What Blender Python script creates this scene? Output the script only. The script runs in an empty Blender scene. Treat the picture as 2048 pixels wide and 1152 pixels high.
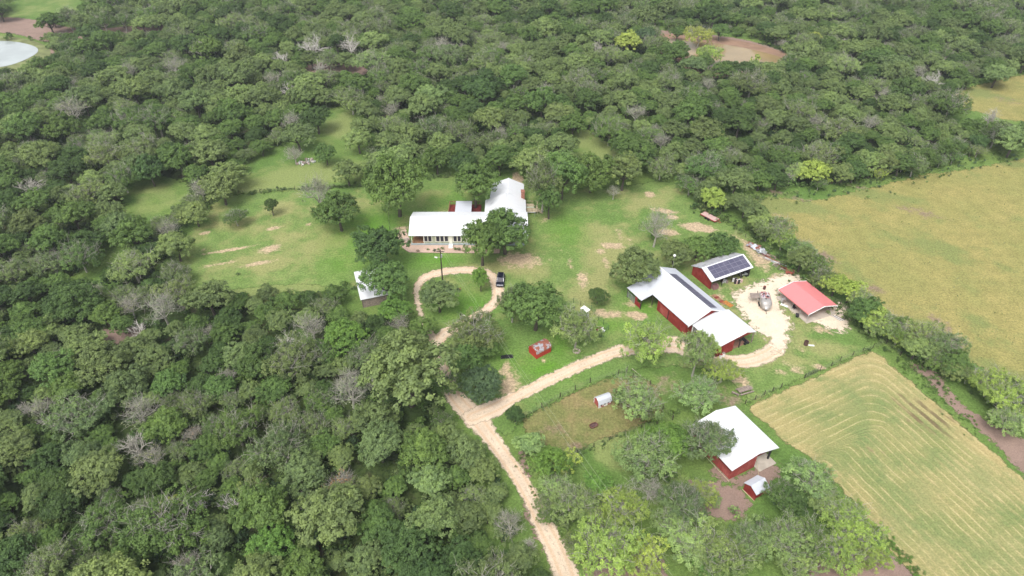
import bpy, math, random
import numpy as np
from mathutils import Vector, Matrix

S = bpy.context.scene
R_ = math.radians
# ------------------------------------------------------------------ camera, sky, sun, exposure
CAM_H, PITCH, FPX = 94.0, R_(37.5), 1366.0
cam_d = bpy.data.cameras.new('camera'); cam_d.sensor_width = 36.0
cam_d.lens = FPX / 2048 * 36.0; cam_d.clip_start = 0.5; cam_d.clip_end = 6000
cam = bpy.data.objects.new('camera', cam_d); S.collection.objects.link(cam)
cam.location = (0, 0, CAM_H); cam.rotation_euler = (math.pi / 2 - PITCH, 0, 0)
S.camera = cam
SUN_EL, SUN_AZ = R_(58), R_(205)          # azimuth clockwise from +Y: behind the camera, a little left
w = bpy.data.worlds.new('World'); S.world = w; w.use_nodes = True
nt = w.node_tree; nt.nodes.clear()
sky = nt.nodes.new('ShaderNodeTexSky'); sky.sky_type = 'NISHITA'; sky.sun_disc = False
sky.sun_elevation = SUN_EL; sky.sun_rotation = SUN_AZ; sky.dust_density = 4; sky.air_density = 1.0
hs = nt.nodes.new('ShaderNodeHueSaturation'); hs.inputs['Saturation'].default_value = 0.25
bg = nt.nodes.new('ShaderNodeBackground'); bg.inputs['Strength'].default_value = 0.15
wo = nt.nodes.new('ShaderNodeOutputWorld')
nt.links.new(sky.outputs[0], hs.inputs['Color']); nt.links.new(hs.outputs[0], bg.inputs[0]); nt.links.new(bg.outputs[0], wo.inputs[0])
sun_d = bpy.data.lights.new('sun', 'SUN'); sun_d.energy = 1.3; sun_d.angle = R_(24); sun_d.color = (1, 0.975, 0.94)
sun = bpy.data.objects.new('sun', sun_d); S.collection.objects.link(sun)
sd = Vector((math.sin(SUN_AZ) * math.cos(SUN_EL), math.cos(SUN_AZ) * math.cos(SUN_EL), math.sin(SUN_EL)))
sun.rotation_euler = sd.to_track_quat('Z', 'Y').to_euler(); sun.location = (0, 0, 200)
S.view_settings.view_transform = 'Standard'; S.view_settings.look = 'None'
S.view_settings.exposure = 0.78; S.view_settings.gamma = 1
S.render.engine = 'CYCLES'
S.cycles.max_bounces = 5; S.cycles.diffuse_bounces = 3; S.cycles.glossy_bounces = 2
S.cycles.transparent_max_bounces = 12; S.cycles.volume_bounces = 0
S.cycles.use_denoising = True; S.cycles.denoising_prefilter = 'ACCURATE'; S.cycles.use_adaptive_sampling = False

rng = np.random.default_rng(7); random.seed(7)
C = S.collection
cP, sP = math.cos(PITCH), math.sin(PITCH)

def un(u, v, z=0.0):
    "photo position -> place on the level z (metres)"
    a = (u - 1024) / FPX; b = (v - 576) / FPX
    dz = -sP - b * cP; t = (CAM_H - z) / -dz
    return (a * t, (cP - b * sP) * t)
def pr(x, y, z):
    z = z - CAM_H; de = y * cP - z * sP
    return 1024 + FPX * x / de, 576 - FPX * (y * sP + z * cP) / de, de
def zat(x, y, v):
    "height above (x,y) that shows at photo row v"
    lo, hi = -1.0, 40.0
    for _ in range(40):
        m = (lo + hi) / 2
        if pr(x, y, m)[1] > v: lo = m
        else: hi = m
    return lo
def ground(pts): return np.array([un(u, v) for u, v in pts])

# ------------------------------------------------------------------ object helpers
def tag(o, label=None, cat=None, group=None, kind=None):
    if label: o['label'] = label
    if cat: o['category'] = cat
    if group: o['group'] = group
    if kind: o['kind'] = kind
    return o
def empty(name, loc, rz=0.0, label=None, cat=None, group=None):
    o = bpy.data.objects.new(name, None); C.objects.link(o)
    o.location = loc; o.rotation_euler = (0, 0, rz); o.empty_display_size = 0.5
    return tag(o, label, cat, group)
def mesh_obj(name, me, mat, parent=None):
    o = bpy.data.objects.new(name, me); C.objects.link(o)
    if mat is not None and not me.materials: me.materials.append(mat)
    if parent is not None: o.parent = parent
    return o
def np_mesh(name, V, F, mat=None, smooth=False, attrs=None, dom='POINT'):
    me = bpy.data.meshes.new(name)
    V = np.asarray(V, np.float32); F = np.asarray(F, np.int32)
    me.vertices.add(len(V)); me.vertices.foreach_set('co', V.ravel())
    n = F.shape[1]
    me.loops.add(F.size); me.loops.foreach_set('vertex_index', F.ravel())
    me.polygons.add(len(F)); me.polygons.foreach_set('loop_start', np.arange(0, F.size, n, dtype=np.int32))
    me.polygons.foreach_set('loop_total', np.full(len(F), n, np.int32))
    if smooth: me.polygons.foreach_set('use_smooth', np.ones(len(F), bool))
    for k, a in (attrs or {}).items():
        at = me.attributes.new(k, 'FLOAT', dom); at.data.foreach_set('value', np.asarray(a, np.float32))
    me.update(calc_edges=True)
    if mat: me.materials.append(mat)
    return me

class MB:
    "collects boxes, tubes and prisms; build() links them as ONE mesh"
    def __init__(s): s.V = []; s.F = []
    def add(s, V, F):
        b = len(s.V); s.V += [tuple(v) for v in V]; s.F += [tuple(i + b for i in f) for f in F]; return s
    def box(s, x0, x1, y0, y1, z0, z1):
        V = [(x, y, z) for z in (z0, z1) for y in (y0, y1) for x in (x0, x1)]
        return s.add(V, [(0, 2, 3, 1), (4, 5, 7, 6), (0, 1, 5, 4), (2, 6, 7, 3), (0, 4, 6, 2), (1, 3, 7, 5)])
    def tube(s, p0, p1, r0, r1=None, n=8, cap=True):
        r1 = r0 if r1 is None else r1
        p0 = Vector(p0); p1 = Vector(p1); d = (p1 - p0)
        if d.length < 1e-6: return s
        d.normalize(); a = d.orthogonal().normalized(); b = d.cross(a)
        V = []
        for p, r in ((p0, r0), (p1, r1)):
            for i in range(n):
                t = 2 * math.pi * i / n; V.append(p + a * math.cos(t) * r + b * math.sin(t) * r)
        F = [(i, (i + 1) % n, n + (i + 1) % n, n + i) for i in range(n)]
        if cap: F += [tuple(range(n))[::-1], tuple(range(n, 2 * n))]
        return s.add(V, F)
    def prism(s, pts, z0, z1):
        n = len(pts); V = [(x, y, z0) for x, y in pts] + [(x, y, z1) for x, y in pts]
        return s.add(V, [tuple(range(n))[::-1], tuple(range(n, 2 * n))] + [(i, (i + 1) % n, n + (i + 1) % n, n + i) for i in range(n)])
    def slab(s, a, b, c, d, t):
        "a thick panel: four upper corners, thickness t downwards"
        V = [Vector(p) for p in (a, b, c, d)]
        V = V + [v - Vector((0, 0, t)) for v in V]
        return s.add(V, [(0, 1, 2, 3), (7, 6, 5, 4), (0, 4, 5, 1), (1, 5, 6, 2), (2, 6, 7, 3), (3, 7, 4, 0)])
    def extrude_x(s, prof, x0, x1):
        "profile in (y,z) swept along x"
        n = len(prof); V = [(x0, y, z) for y, z in prof] + [(x1, y, z) for y, z in prof]
        return s.add(V, [tuple(range(n)), tuple(range(n, 2 * n))[::-1]] + [(i, n + i, n + (i + 1) % n, (i + 1) % n) for i in range(n)])
    def extrude_y(s, prof, y0, y1):
        n = len(prof); V = [(x, y0, z) for x, z in prof] + [(x, y1, z) for x, z in prof]
        return s.add(V, [tuple(range(n)), tuple(range(n, 2 * n))[::-1]] + [(i, n + i, n + (i + 1) % n, (i + 1) % n) for i in range(n)])
    def build(s, name, mat, parent=None, smooth=False):
        me = bpy.data.meshes.new(name); me.from_pydata([tuple(v) for v in s.V], [], s.F)
        me.validate(); me.update()
        import bmesh
        bm = bmesh.new(); bm.from_mesh(me); bmesh.ops.recalc_face_normals(bm, faces=bm.faces); bm.to_mesh(me); bm.free()
        if smooth:
            for p in me.polygons: p.use_smooth = True
        return mesh_obj(name, me, mat, parent)

# ------------------------------------------------------------------ materials
class NT:
    def __init__(s, name):
        s.m = bpy.data.materials.new(name); s.m.use_nodes = True; s.t = s.m.node_tree; s.t.nodes.clear()
        s.out = s.t.nodes.new('ShaderNodeOutputMaterial')
    def n(s, typ, **kw):
        nd = s.t.nodes.new('ShaderNode' + typ)
        for k, v in kw.items():
            if k.startswith('i_'):
                nd.inputs[k[2:].replace('_', ' ')].default_value = v
            else: setattr(nd, k, v)
        return nd
    def l(s, a, b): s.t.links.new(a, b); return b
    def set(s, sock, v):
        if hasattr(v, 'is_output') or hasattr(v, 'links'): s.t.links.new(v, sock)
        else: sock.default_value = v
    def math(s, op, a, b=None, c=None, clamp=False):
        nd = s.n('Math', operation=op, use_clamp=clamp)
        s.set(nd.inputs[0], a)
        if b is not None: s.set(nd.inputs[1], b)
        if c is not None: s.set(nd.inputs[2], c)
        return nd.outputs[0]
    def noise(s, scale, detail=3, rough=0.55, vec=None, lo=None, hi=None, dist=0.0):
        nd = s.n('TexNoise'); nd.inputs['Scale'].default_value = scale; nd.inputs['Detail'].default_value = detail
        nd.inputs['Roughness'].default_value = rough; nd.inputs['Distortion'].default_value = dist
        s.l(vec if vec is not None else s.pos(), nd.inputs['Vector'])
        o = nd.outputs['Fac']
        if lo is not None: o = s.ramp(o, lo, hi)
        return o
    def pos(s):
        if not hasattr(s, '_p'): s._p = s.n('NewGeometry').outputs['Position']
        return s._p
    def obj(s):
        if not hasattr(s, '_o'): s._o = s.n('TexCoord').outputs['Object']
        return s._o
    def ramp(s, v, lo, hi, a=0.0, b=1.0, smooth=True):
        nd = s.n('MapRange', interpolation_type='SMOOTHSTEP' if smooth else 'LINEAR')
        s.set(nd.inputs[0], v)
        nd.inputs[1].default_value = lo; nd.inputs[2].default_value = hi; nd.inputs[3].default_value = a; nd.inputs[4].default_value = b
        return nd.outputs[0]
    def mix(s, f, a, b, mode='MIX'):
        nd = s.n('Mix', data_type='RGBA', blend_type=mode)
        s.set(nd.inputs[0], f)
        for sock, v in ((nd.inputs[6], a), (nd.inputs[7], b)):
            s.set(sock, v if hasattr(v, 'is_output') else (*v, 1) if len(v) == 3 else v)
        return nd.outputs[2]
    def attr(s, name, typ='GEOMETRY', out='Fac'):
        return s.n('Attribute', attribute_name=name, attribute_type=typ).outputs[out]
    def bsdf(s, col, rough=0.8, spec=0.3, metal=0.0, bump=None, bstr=0.4, bdist=0.1, alpha=None):
        b = s.n('BsdfPrincipled')
        s.set(b.inputs['Base Color'], col if hasattr(col, 'is_output') else (*col, 1))
        s.set(b.inputs['Roughness'], rough); b.inputs['Specular IOR Level'].default_value = spec; s.set(b.inputs['Metallic'], metal)
        if alpha is not None: s.set(b.inputs['Alpha'], alpha)
        if bump is not None:
            bn = s.n('Bump'); bn.inputs['Strength'].default_value = bstr; bn.inputs['Distance'].default_value = bdist
            s.l(bump, bn.inputs['Height']); s.l(bn.outputs[0], b.inputs['Normal'])
        s.l(b.outputs[0], s.out.inputs['Surface']); return s.m

MATS = {}
def simple(name, col, rough=0.7, spec=0.3, metal=0.0, var=0.25, scale=1.2, worn=None, wlo=.55, whi=.7):
    "an even material with soft weathering"
    if name in MATS: return MATS[name]
    t = NT(name); o = t.obj()
    n1 = t.noise(scale, 5, .6, o, .3, .7)
    c = t.mix(n1, tuple(x * (1 - var) for x in col), tuple(min(1, x * (1 + var)) for x in col))
    if worn: c = t.mix(t.noise(scale * 1.7, 5, .65, o, wlo, whi), c, worn)
    MATS[name] = t.bsdf(c, rough, spec, metal, bump=t.noise(scale * 6, 3, .6, o), bstr=.15, bdist=.02)
    return MATS[name]

def grass_mat(name, base, light, dry, dirt, edge=1.2, dryamt=(.5, .72), fine=1.0, lushcol=None):
    t = NT(name); p = t.pos()
    big = t.noise(.05, 4, .6, p, .35, .65); mid = t.noise(.35, 4, .6, p, .35, .65); small = t.noise(2.2 * fine, 3, .6, p, .3, .7)
    c = t.mix(big, base, light)
    c = t.mix(t.math('MULTIPLY', mid, .5), c, tuple(x * .72 for x in base))
    dr = t.math('ADD', t.noise(.11, 5, .65, p), t.math('MULTIPLY', t.attr('dry'), .45))
    c = t.mix(t.math('MULTIPLY', t.ramp(dr, dryamt[0], dryamt[1]), .85), c, dry)
    if lushcol: c = t.mix(t.math('MULTIPLY', t.attr('lush'), t.ramp(mid, 0, 1, .65, 1), clamp=True), c, lushcol)
    bare = t.math('ADD', t.attr('bare'), t.math('MULTIPLY', t.math('SUBTRACT', t.noise(.55, 6, .7, p), .5), 1.5))
    c = t.mix(t.ramp(bare, .35, .75), c, t.mix(t.noise(1.5, 4, .6, p, .35, .65), dirt, tuple(x * .7 for x in dirt)))
    c = t.mix(1.0, c, t.mix(small, (.78, .78, .78), (1.18, 1.18, 1.18)), 'MULTIPLY')
    c = t.mix(1.0, c, t.mix(t.noise(7 * fine, 2, .5, p, .3, .7), (.8, .82, .8), (1.16, 1.16, 1.16)), 'MULTIPLY')
    al = t.math('ADD', t.attr('edge'), t.math('MULTIPLY', t.math('SUBTRACT', t.noise(.5, 5, .7, p), .5), 2 * edge * 1.6))
    al = t.ramp(al, -.25, .45)
    return t.bsdf(c, .95, .1, bump=t.noise(3.5, 4, .7, p), bstr=.5, bdist=.12, alpha=al)

def gravel_mat(name, col, dark, grassc, edge=.7, ruts=True, weeds=.62, soft=.22):
    t = NT(name); p = t.pos()
    c = t.mix(t.noise(.25, 5, .65, p, .35, .65), col, tuple(x * .86 for x in col))
    c = t.mix(t.math('MULTIPLY', t.noise(1.1, 5, .7, p, .52, .7), .4), c, dark)
    if ruts:
        ac = t.attr('across')
        rut = t.math('MULTIPLY', t.math('ABSOLUTE', t.math('SUBTRACT', t.math('ABSOLUTE', ac), .85)), 1.0)
        c = t.mix(t.math('MULTIPLY', t.ramp(rut, .42, .1), .6), c, tuple(x * y for x, y in zip(col, (.84, .72, .62))))
        mid = t.math('MULTIPLY', t.ramp(t.math('ABSOLUTE', ac), .35, .08), t.noise(1.6, 5, .7, p, .5, .62))
        c = t.mix(t.math('MULTIPLY', mid, .8), c, tuple(x * .8 for x in dark))
    e = t.attr('edge')
    inner = t.ramp(e, 0.2, 1.6)
    wd = t.math('SUBTRACT', t.noise(.9, 6, .72, p), t.math('MULTIPLY', inner, .16))
    c = t.mix(t.ramp(wd, weeds - .06, weeds + .04), c, grassc)
    c = t.mix(1.0, c, t.mix(t.noise(6, 2, .6, p, .3, .7), (.86, .85, .83), (1.1, 1.1, 1.1)), 'MULTIPLY')
    al = t.math('ADD', e, t.math('MULTIPLY', t.math('SUBTRACT', t.noise(.8, 5, .72, p), .5), 2 * edge * 1.6))
    al = t.ramp(al, -.12, soft)
    return t.bsdf(c, .92, .15, bump=t.noise(5, 4, .7, p), bstr=.5, bdist=.06, alpha=al)

def roof_mat(name, col, rust=None, dirty=.3, ribs=3.3, axis=0, spec=.45, rough=.42, patch=(.56, .66)):
    t = NT(name); o = t.obj()
    sx = t.n('SeparateXYZ'); t.l(o, sx.inputs[0])
    wv = t.math('SINE', t.math('MULTIPLY', sx.outputs[axis], ribs * 2 * math.pi))
    rib = t.ramp(wv, .86, .98)
    st = t.n('Mapping'); t.l(o, st.inputs[0]); st.inputs['Scale'].default_value = (2.2, .25, 1) if axis == 0 else (.25, 2.2, 1)
    dirt = t.noise(1.0, 5, .65, st.outputs[0], .45, .75)
    c = t.mix(t.math('MULTIPLY', dirt, dirty), col, tuple(x * .62 for x in col))
    if rust: c = t.mix(t.noise(.9, 6, .7, o, *patch), c, rust)
    c = t.mix(t.math('MULTIPLY', rib, .10), c, tuple(x * .55 for x in col))
    return t.bsdf(c, rough, spec, 0.0, bump=rib, bstr=.5, bdist=.03)

def wall_mat(name, col, pitch=.3, fade=None, seam=.5):
    "vertical boards or ribbed sheet"
    t = NT(name); o = t.obj()
    sx = t.n('SeparateXYZ'); t.l(o, sx.inputs[0])
    h = t.math('ADD', sx.outputs[0], sx.outputs[1])
    fr = t.math('FRACT', t.math('DIVIDE', h, pitch)); g = t.ramp(fr, .0, .12, 1, 0)
    st = t.n('Mapping'); t.l(o, st.inputs[0]); st.inputs['Scale'].default_value = (3, 3, .5)
    c = t.mix(t.noise(1.0, 5, .65, st.outputs[0], .35, .7), col, tuple(x * .72 for x in col))
    if fade: c = t.mix(t.noise(.8, 5, .6, o, .45, .72), c, fade)
    c = t.mix(t.math('MULTIPLY', g, seam), c, tuple(x * .3 for x in col))
    return t.bsdf(c, .75, .25, bump=t.math('SUBTRACT', 1.0, g), bstr=.4, bdist=.02)

M_white_roof = roof_mat('white metal roofing', (.74, .75, .77), dirty=.2, axis=0)
M_white_roof_y = roof_mat('white metal roofing across', (.66, .67, .69), dirty=.2, axis=1)
M_barn_roof = roof_mat('pale metal roofing', (.53, .55, .60), dirty=.2, axis=1)
M_grey_roof = roof_mat('weathered metal roofing', (.46, .46, .49), rust=(.16, .15, .16), dirty=.5, axis=0, patch=(.5, .68))
M_rust_roof = roof_mat('rusting tin roofing', (.36, .38, .42), rust=(.26, .09, .055), dirty=.5, axis=0, patch=(.42, .50))
M_red_roof = roof_mat('red metal roofing', (.62, .20, .20), dirty=.15, axis=1, rough=.5)
M_red_wall = wall_mat('red barn siding', (.26, .028, .024), .3, fade=(.30, .055, .045))
M_red_dull = wall_mat('faded red siding', (.36, .07, .06), .45, fade=(.42, .12, .10))
M_sage = wall_mat('sage siding', (.42, .44, .32), .22, seam=.25)
M_cream = simple('cream trim', (.72, .70, .60), .6, var=.06)
M_white = simple('white paint', (.78, .78, .76), .55, var=.06)
M_glass = simple('dark window glass', (.03, .027, .04), .35, .25, var=.2)
M_brick = simple('red brick', (.30, .13, .09), .85, var=.3, scale=5)
M_concrete = simple('concrete', (.42, .37, .31), .9, var=.15, scale=.7)
M_wood = simple('brown deck boards', (.26, .14, .075), .8, var=.3, scale=2.5)
M_greywood = simple('grey weathered boards', (.25, .20, .17), .85, var=.3, scale=3)
M_palewood = simple('pale timber', (.48, .40, .27), .8, var=.2, scale=2)
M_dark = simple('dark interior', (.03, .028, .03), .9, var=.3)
M_darkred = simple('dark red timber', (.16, .025, .02), .8, var=.3)
M_black = simple('black plastic', (.012, .012, .014), .5, var=.3)
M_post = simple('tarred post', (.055, .04, .032), .9, var=.3, scale=3)
M_galv = simple('galvanised steel', (.46, .47, .48), .45, .5, .5, var=.15)
M_wire = simple('fence wire', (.20, .19, .17), .6, .4, .3, var=.1)
M_rust = simple('rusty iron', (.17, .07, .04), .85, var=.35, scale=3)
M_redmetal = simple('red painted steel', (.30, .06, .045), .7, var=.3, scale=2, worn=(.20, .09, .06))
M_pink = simple('pale pink deck boards', (.50, .34, .31), .85, var=.18, scale=3)
M_orange = simple('orange timber', (.48, .20, .05), .8, var=.3, scale=4)
M_stone = simple('pale stones', (.42, .35, .30), .9, var=.3, scale=3)
M_bluegrey = simple('blue grey skirting', (.30, .35, .36), .8, var=.15)
M_barrel = simple('rusted barrel steel', (.10, .055, .05), .7, var=.4, scale=3)

# ------------------------------------------------------------------ ground sheets
def catmull(P, n=6, closed=True):
    P = np.asarray(P, float); m = len(P); out = []
    for i in range(m if closed else m - 1):
        if closed: p0, p1, p2, p3 = P[i - 1], P[i], P[(i + 1) % m], P[(i + 2) % m]
        else: p0, p1, p2, p3 = P[max(i - 1, 0)], P[i], P[i + 1], P[min(i + 2, m - 1)]
        for k in range(n):
            t = k / n
            out.append(.5 * ((2 * p1) + (-p0 + p2) * t + (2 * p0 - 5 * p1 + 4 * p2 - p3) * t * t + (-p0 + 3 * p1 - 3 * p2 + p3) * t ** 3))
    if not closed: out.append(P[-1])
    return np.array(out)
def seg_dist(Q, A, B):
    d = B - A; L = max((d ** 2).sum(), 1e-9)
    t = np.clip(((Q - A) @ d) / L, 0, 1)
    D = Q - (A + t[:, None] * d)
    return np.sqrt((D ** 2).sum(1)), t, (d[0] * D[:, 1] - d[1] * D[:, 0]) / math.sqrt(L)
def poly_sd(Q, P):
    "signed distance to a closed outline, positive inside"
    best = np.full(len(Q), 1e9); ins = np.zeros(len(Q), bool)
    for i in range(len(P)):
        A, B = P[i - 1], P[i]
        d, _, _ = seg_dist(Q, A, B); best = np.minimum(best, d)
        if A[1] != B[1]:
            c = ((A[1] > Q[:, 1]) != (B[1] > Q[:, 1])) & (Q[:, 0] < (B[0] - A[0]) * (Q[:, 1] - A[1]) / (B[1] - A[1]) + A[0])
            ins ^= c
    return np.where(ins, best, -best)
def path_sd(Q, P, W):
    best = np.full(len(Q), -1e9); ac = np.zeros(len(Q))
    for i in range(len(P) - 1):
        d, t, side = seg_dist(Q, P[i], P[i + 1])
        s = (W[i] * (1 - t) + W[i + 1] * t) / 2 - d
        k = s > best; best = np.where(k, s, best); ac = np.where(k, np.sign(side) * d, ac)
    return best, ac
def blobs(Q, L):
    "L: photo ellipses (u, v, ru, rv, weight) lying on the ground"
    out = np.zeros(len(Q))
    for u, v, ru, rv, wt in L:
        c = np.array(un(u, v)); ex = np.array(un(u + ru, v)) - c; ey = np.array(un(u, v - rv)) - c
        d = ((Q - c) @ ex / (ex @ ex)) ** 2 + ((Q - c) @ ey / (ey @ ey)) ** 2
        out = np.maximum(out, wt * np.exp(-d * .9))
    return out
def sheet(name, sdf, bbox, z, mat, cell, margin, attrs=None, label=None, kind='structure', grow=110.0):
    x0, x1, y0, y1 = bbox
    ys = [y0]
    while ys[-1] < y1: ys.append(ys[-1] + cell * max(1, ys[-1] / grow))
    ym = (y0 + y1) / 2; xs = np.arange(x0, x1 + cell, cell * max(1, ym / grow))
    X, Y = np.meshgrid(xs, ys); Q = np.stack([X.ravel(), Y.ravel()], 1)
    r = sdf(Q); sdv, extra = (r if isinstance(r, tuple) else (r, None))
    nx, ny = len(xs), len(ys)
    keep = (sdv > -margin).reshape(ny, nx)
    fk = keep[:-1, :-1] | keep[1:, :-1] | keep[:-1, 1:] | keep[1:, 1:]
    jj, ii = np.nonzero(fk); a = jj * nx + ii
    F = np.stack([a, a + 1, a + 1 + nx, a + nx], 1)
    used = np.unique(F); remap = np.zeros(nx * ny, np.int64); remap[used] = np.arange(len(used)); F = remap[F]
    Qu = Q[used]; V = np.column_stack([Qu, np.zeros(len(Qu))])
    at = {'edge': sdv[used]}
    if extra is not None: at['across'] = extra[used]
    for k, f in (attrs or {}).items(): at[k] = f(Qu)
    me = np_mesh(name, V, F, mat, True, at)
    o = mesh_obj(name, me, None); o.location.z = z
    tag(o, label, None, None, kind); return o
def poly_sheet(name, px, z, mat, cell=.6, margin=3, smooth=4, attrs=None, label=None, world=None):
    P = ground(px) if world is None else np.array(world)
    if smooth: P = catmull(P, smooth)
    lo, hi = P.min(0) - margin, P.max(0) + margin
    return sheet(name, lambda Q: poly_sd(Q, P), (lo[0], hi[0], lo[1], hi[1]), z, mat, cell, margin, attrs, label)
ROADS = []
def path_sheet(name, px, z, mat, cell=.35, margin=1.5, label=None):
    G = np.array([[*un(u, v), wd] for u, v, wd in px]); G = catmull(G, 6, False)
    P, W = G[:, :2], G[:, 2]; m = W.max(); ROADS.append((P, W))
    lo, hi = P.min(0) - m, P.max(0) + m
    return sheet(name, lambda Q: path_sd(Q, P, W), (lo[0], hi[0], lo[1], hi[1]), z, mat, cell, margin, None, label)

# base ground: woodland floor to the horizon
t = NT('woodland floor'); p = t.pos()
c = t.mix(t.noise(.04, 4, .6, p, .4, .6), (.045, .075, .022), (.07, .10, .03))
c = t.mix(t.noise(.3, 5, .65, p, .5, .68), c, (.075, .055, .04))
c = t.mix(t.noise(1.2, 4, .6, p, .45, .65), c, (.03, .05, .014))
M_floor = t.bsdf(c, .95, .1, bump=t.noise(1.5, 4, .7, p), bstr=.6, bdist=.3)
me = np_mesh('ground', [(-3000, -400, 0), (3000, -400, 0), (3000, 4000, 0), (-3000, 4000, 0)], [(0, 1, 2, 3)], M_floor)
tag(mesh_obj('ground', me, None), 'dark woodland ground under the trees', kind='structure')

M_lawn = grass_mat('mown lawn', (.125, .208, .052), (.178, .245, .074), (.27, .265, .11), (.50, .38, .25), lushcol=(.105, .225, .028))
M_meadow = grass_mat('rough meadow', (.11, .19, .045), (.16, .225, .06), (.215, .25, .088), (.28, .21, .15), edge=2.2, dryamt=(.56, .85))
M_pasture = grass_mat('yellow pasture', (.262, .25, .088), (.31, .268, .10), (.18, .21, .072), (.27, .20, .14), edge=2.0, dryamt=(.54, .76))
M_paddock = grass_mat('worn paddock', (.16, .18, .06), (.22, .20, .08), (.27, .20, .10), (.27, .19, .13), edge=1.0)
M_soil = gravel_mat('bare brown soil', (.27, .19, .155), (.19, .13, .11), (.13, .15, .05), edge=1.6, ruts=False, weeds=.60)
M_gravel = gravel_mat('pale caliche gravel', (.66, .53, .40), (.50, .40, .31), (.19, .21, .08), edge=.7, weeds=.61, soft=.5)
M_yard = gravel_mat('pale yard gravel', (.70, .59, .46), (.50, .41, .30), (.20, .215, .08), edge=2.4, ruts=False, weeds=.625, soft=1.3)
M_bed = gravel_mat('pink garden gravel', (.55, .40, .32), (.42, .30, .24), (.45, .33, .26), edge=.15, ruts=False, weeds=.8)

# rough meadow round everything open
MEADOW = [[(330, 500), (372, 440), (450, 385), (455, 300), (560, 290), (600, 235), (690, 215), (760, 260), (760, 330), (1050, 300), (1150, 250), (1240, 300),
           (1340, 330), (1480, 360), (1560, 372), (1760, 352), (1900, 300), (1890, 190), (2060, 130), (2300, 120), (2300, 1250), (1000, 1250), (960, 1000), (860, 760), (800, 640),
           (690, 640), (560, 610), (360, 600), (300, 560)],
          [(120, 590), (200, 480), (250, 420), (235, 370), (290, 345), (380, 372), (350, 420), (280, 470), (220, 560), (150, 620)],
          [(-80, 20), (-20, -40), (170, -40), (190, 30), (330, 40), (350, 80), (200, 95), (120, 140), (30, 160), (-90, 150)],
          [(470, 70), (560, 60), (700, 62), (760, 70), (600, 85)], [(690, 60), (860, 50), (900, 70), (780, 80)],
          [(1190, 30), (1330, 40), (1620, 55), (1600, 80), (1300, 90), (1160, 60)], [(1300, 230), (1500, 240), (1480, 260), (1330, 255)],
          [(1500, 290), (1720, 250), (1730, 275), (1560, 320)], [(560, 660), (600, 640), (640, 650), (600, 700)], [(740, 690), (790, 680), (800, 740), (740, 760)]]
mead_dry = lambda Q: blobs(Q, [(590, 355, 140, 25, 1), (1195, 285, 45, 30, 1.2), (680, 250, 40, 30, .9), (310, 400, 60, 30, .6), (500, 590, 150, 22, 1.3), (90, 15, 80, 15, .5), (1225, 905, 35, 30, 1.6), (320, 375, 50, 12, .8)])
mead_bare = lambda Q: blobs(Q, [(1100, 870, 60, 30, .35), (1340, 770, 40, 30, .6), (1700, 650, 60, 20, .3), (1460, 800, 40, 30, .6), (560, 590, 80, 12, .5), (1550, 385, 30, 8, .7), (1600, 400, 40, 10, .6), (1720, 375, 30, 8, .6)])
for k, pl in enumerate(MEADOW):
    poly_sheet('meadow', pl, .012 + .0025 * k, M_meadow, .9 if k == 0 else 1.2, 3, 3, {'dry': mead_dry, 'bare': mead_bare},
               ['rough grass round the homestead and under the scattered trees', 'grassy strip between two woods left of the lawn', 'grass round the pond in the far left corner',
                'far grassy glade in the woods', 'far grassy glade in the woods', 'grass behind the brown pond', 'grassy gap in the woods', 'grassy gap in the woods', 'small grassy gap in the lower woods', 'small grassy gap in the lower woods'][k])

LAWN = [(345, 560), (372, 470), (420, 420), (452, 392), (590, 382), (730, 373), (855, 356), (985, 340), (1035, 336), (1045, 350), (1120, 375), (1250, 372), (1330, 362), (1395, 392),
        (1440, 440), (1500, 470), (1570, 545), (1660, 600), (1745, 690), (1650, 738), (1560, 778), (1500, 800), (1440, 745), (1330, 735), (1235, 750), (1060, 830), (1010, 870), (920, 800), (850, 660), (800, 600),
        (700, 575), (560, 570), (400, 585)]
lawn_lush = lambda Q: blobs(Q, [(740, 460, 70, 40, 1), (870, 520, 60, 14, 1), (930, 610, 60, 35, .9), (1090, 735, 60, 25, 1.1), (1290, 615, 40, 22, 1), (960, 680, 30, 30, .9), (1010, 720, 40, 30, .6), (700, 520, 60, 30, .6), (1130, 460, 40, 30, .6), (1120, 690, 40, 30, .8), (1220, 650, 40, 20, .8), (890, 400, 60, 20, .5)])
lawn_dry = lambda Q: blobs(Q, [(620, 470, 140, 60, .35), (520, 430, 90, 20, .35), (1230, 500, 90, 50, .5), (1180, 580, 60, 50, .5), (1290, 400, 60, 20, .4), (1600, 690, 70, 30, .5), (1440, 560, 40, 20, .3), (1010, 535, 60, 12, .9), (890, 385, 50, 10, .4), (1600, 720, 60, 15, .5)])
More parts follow.
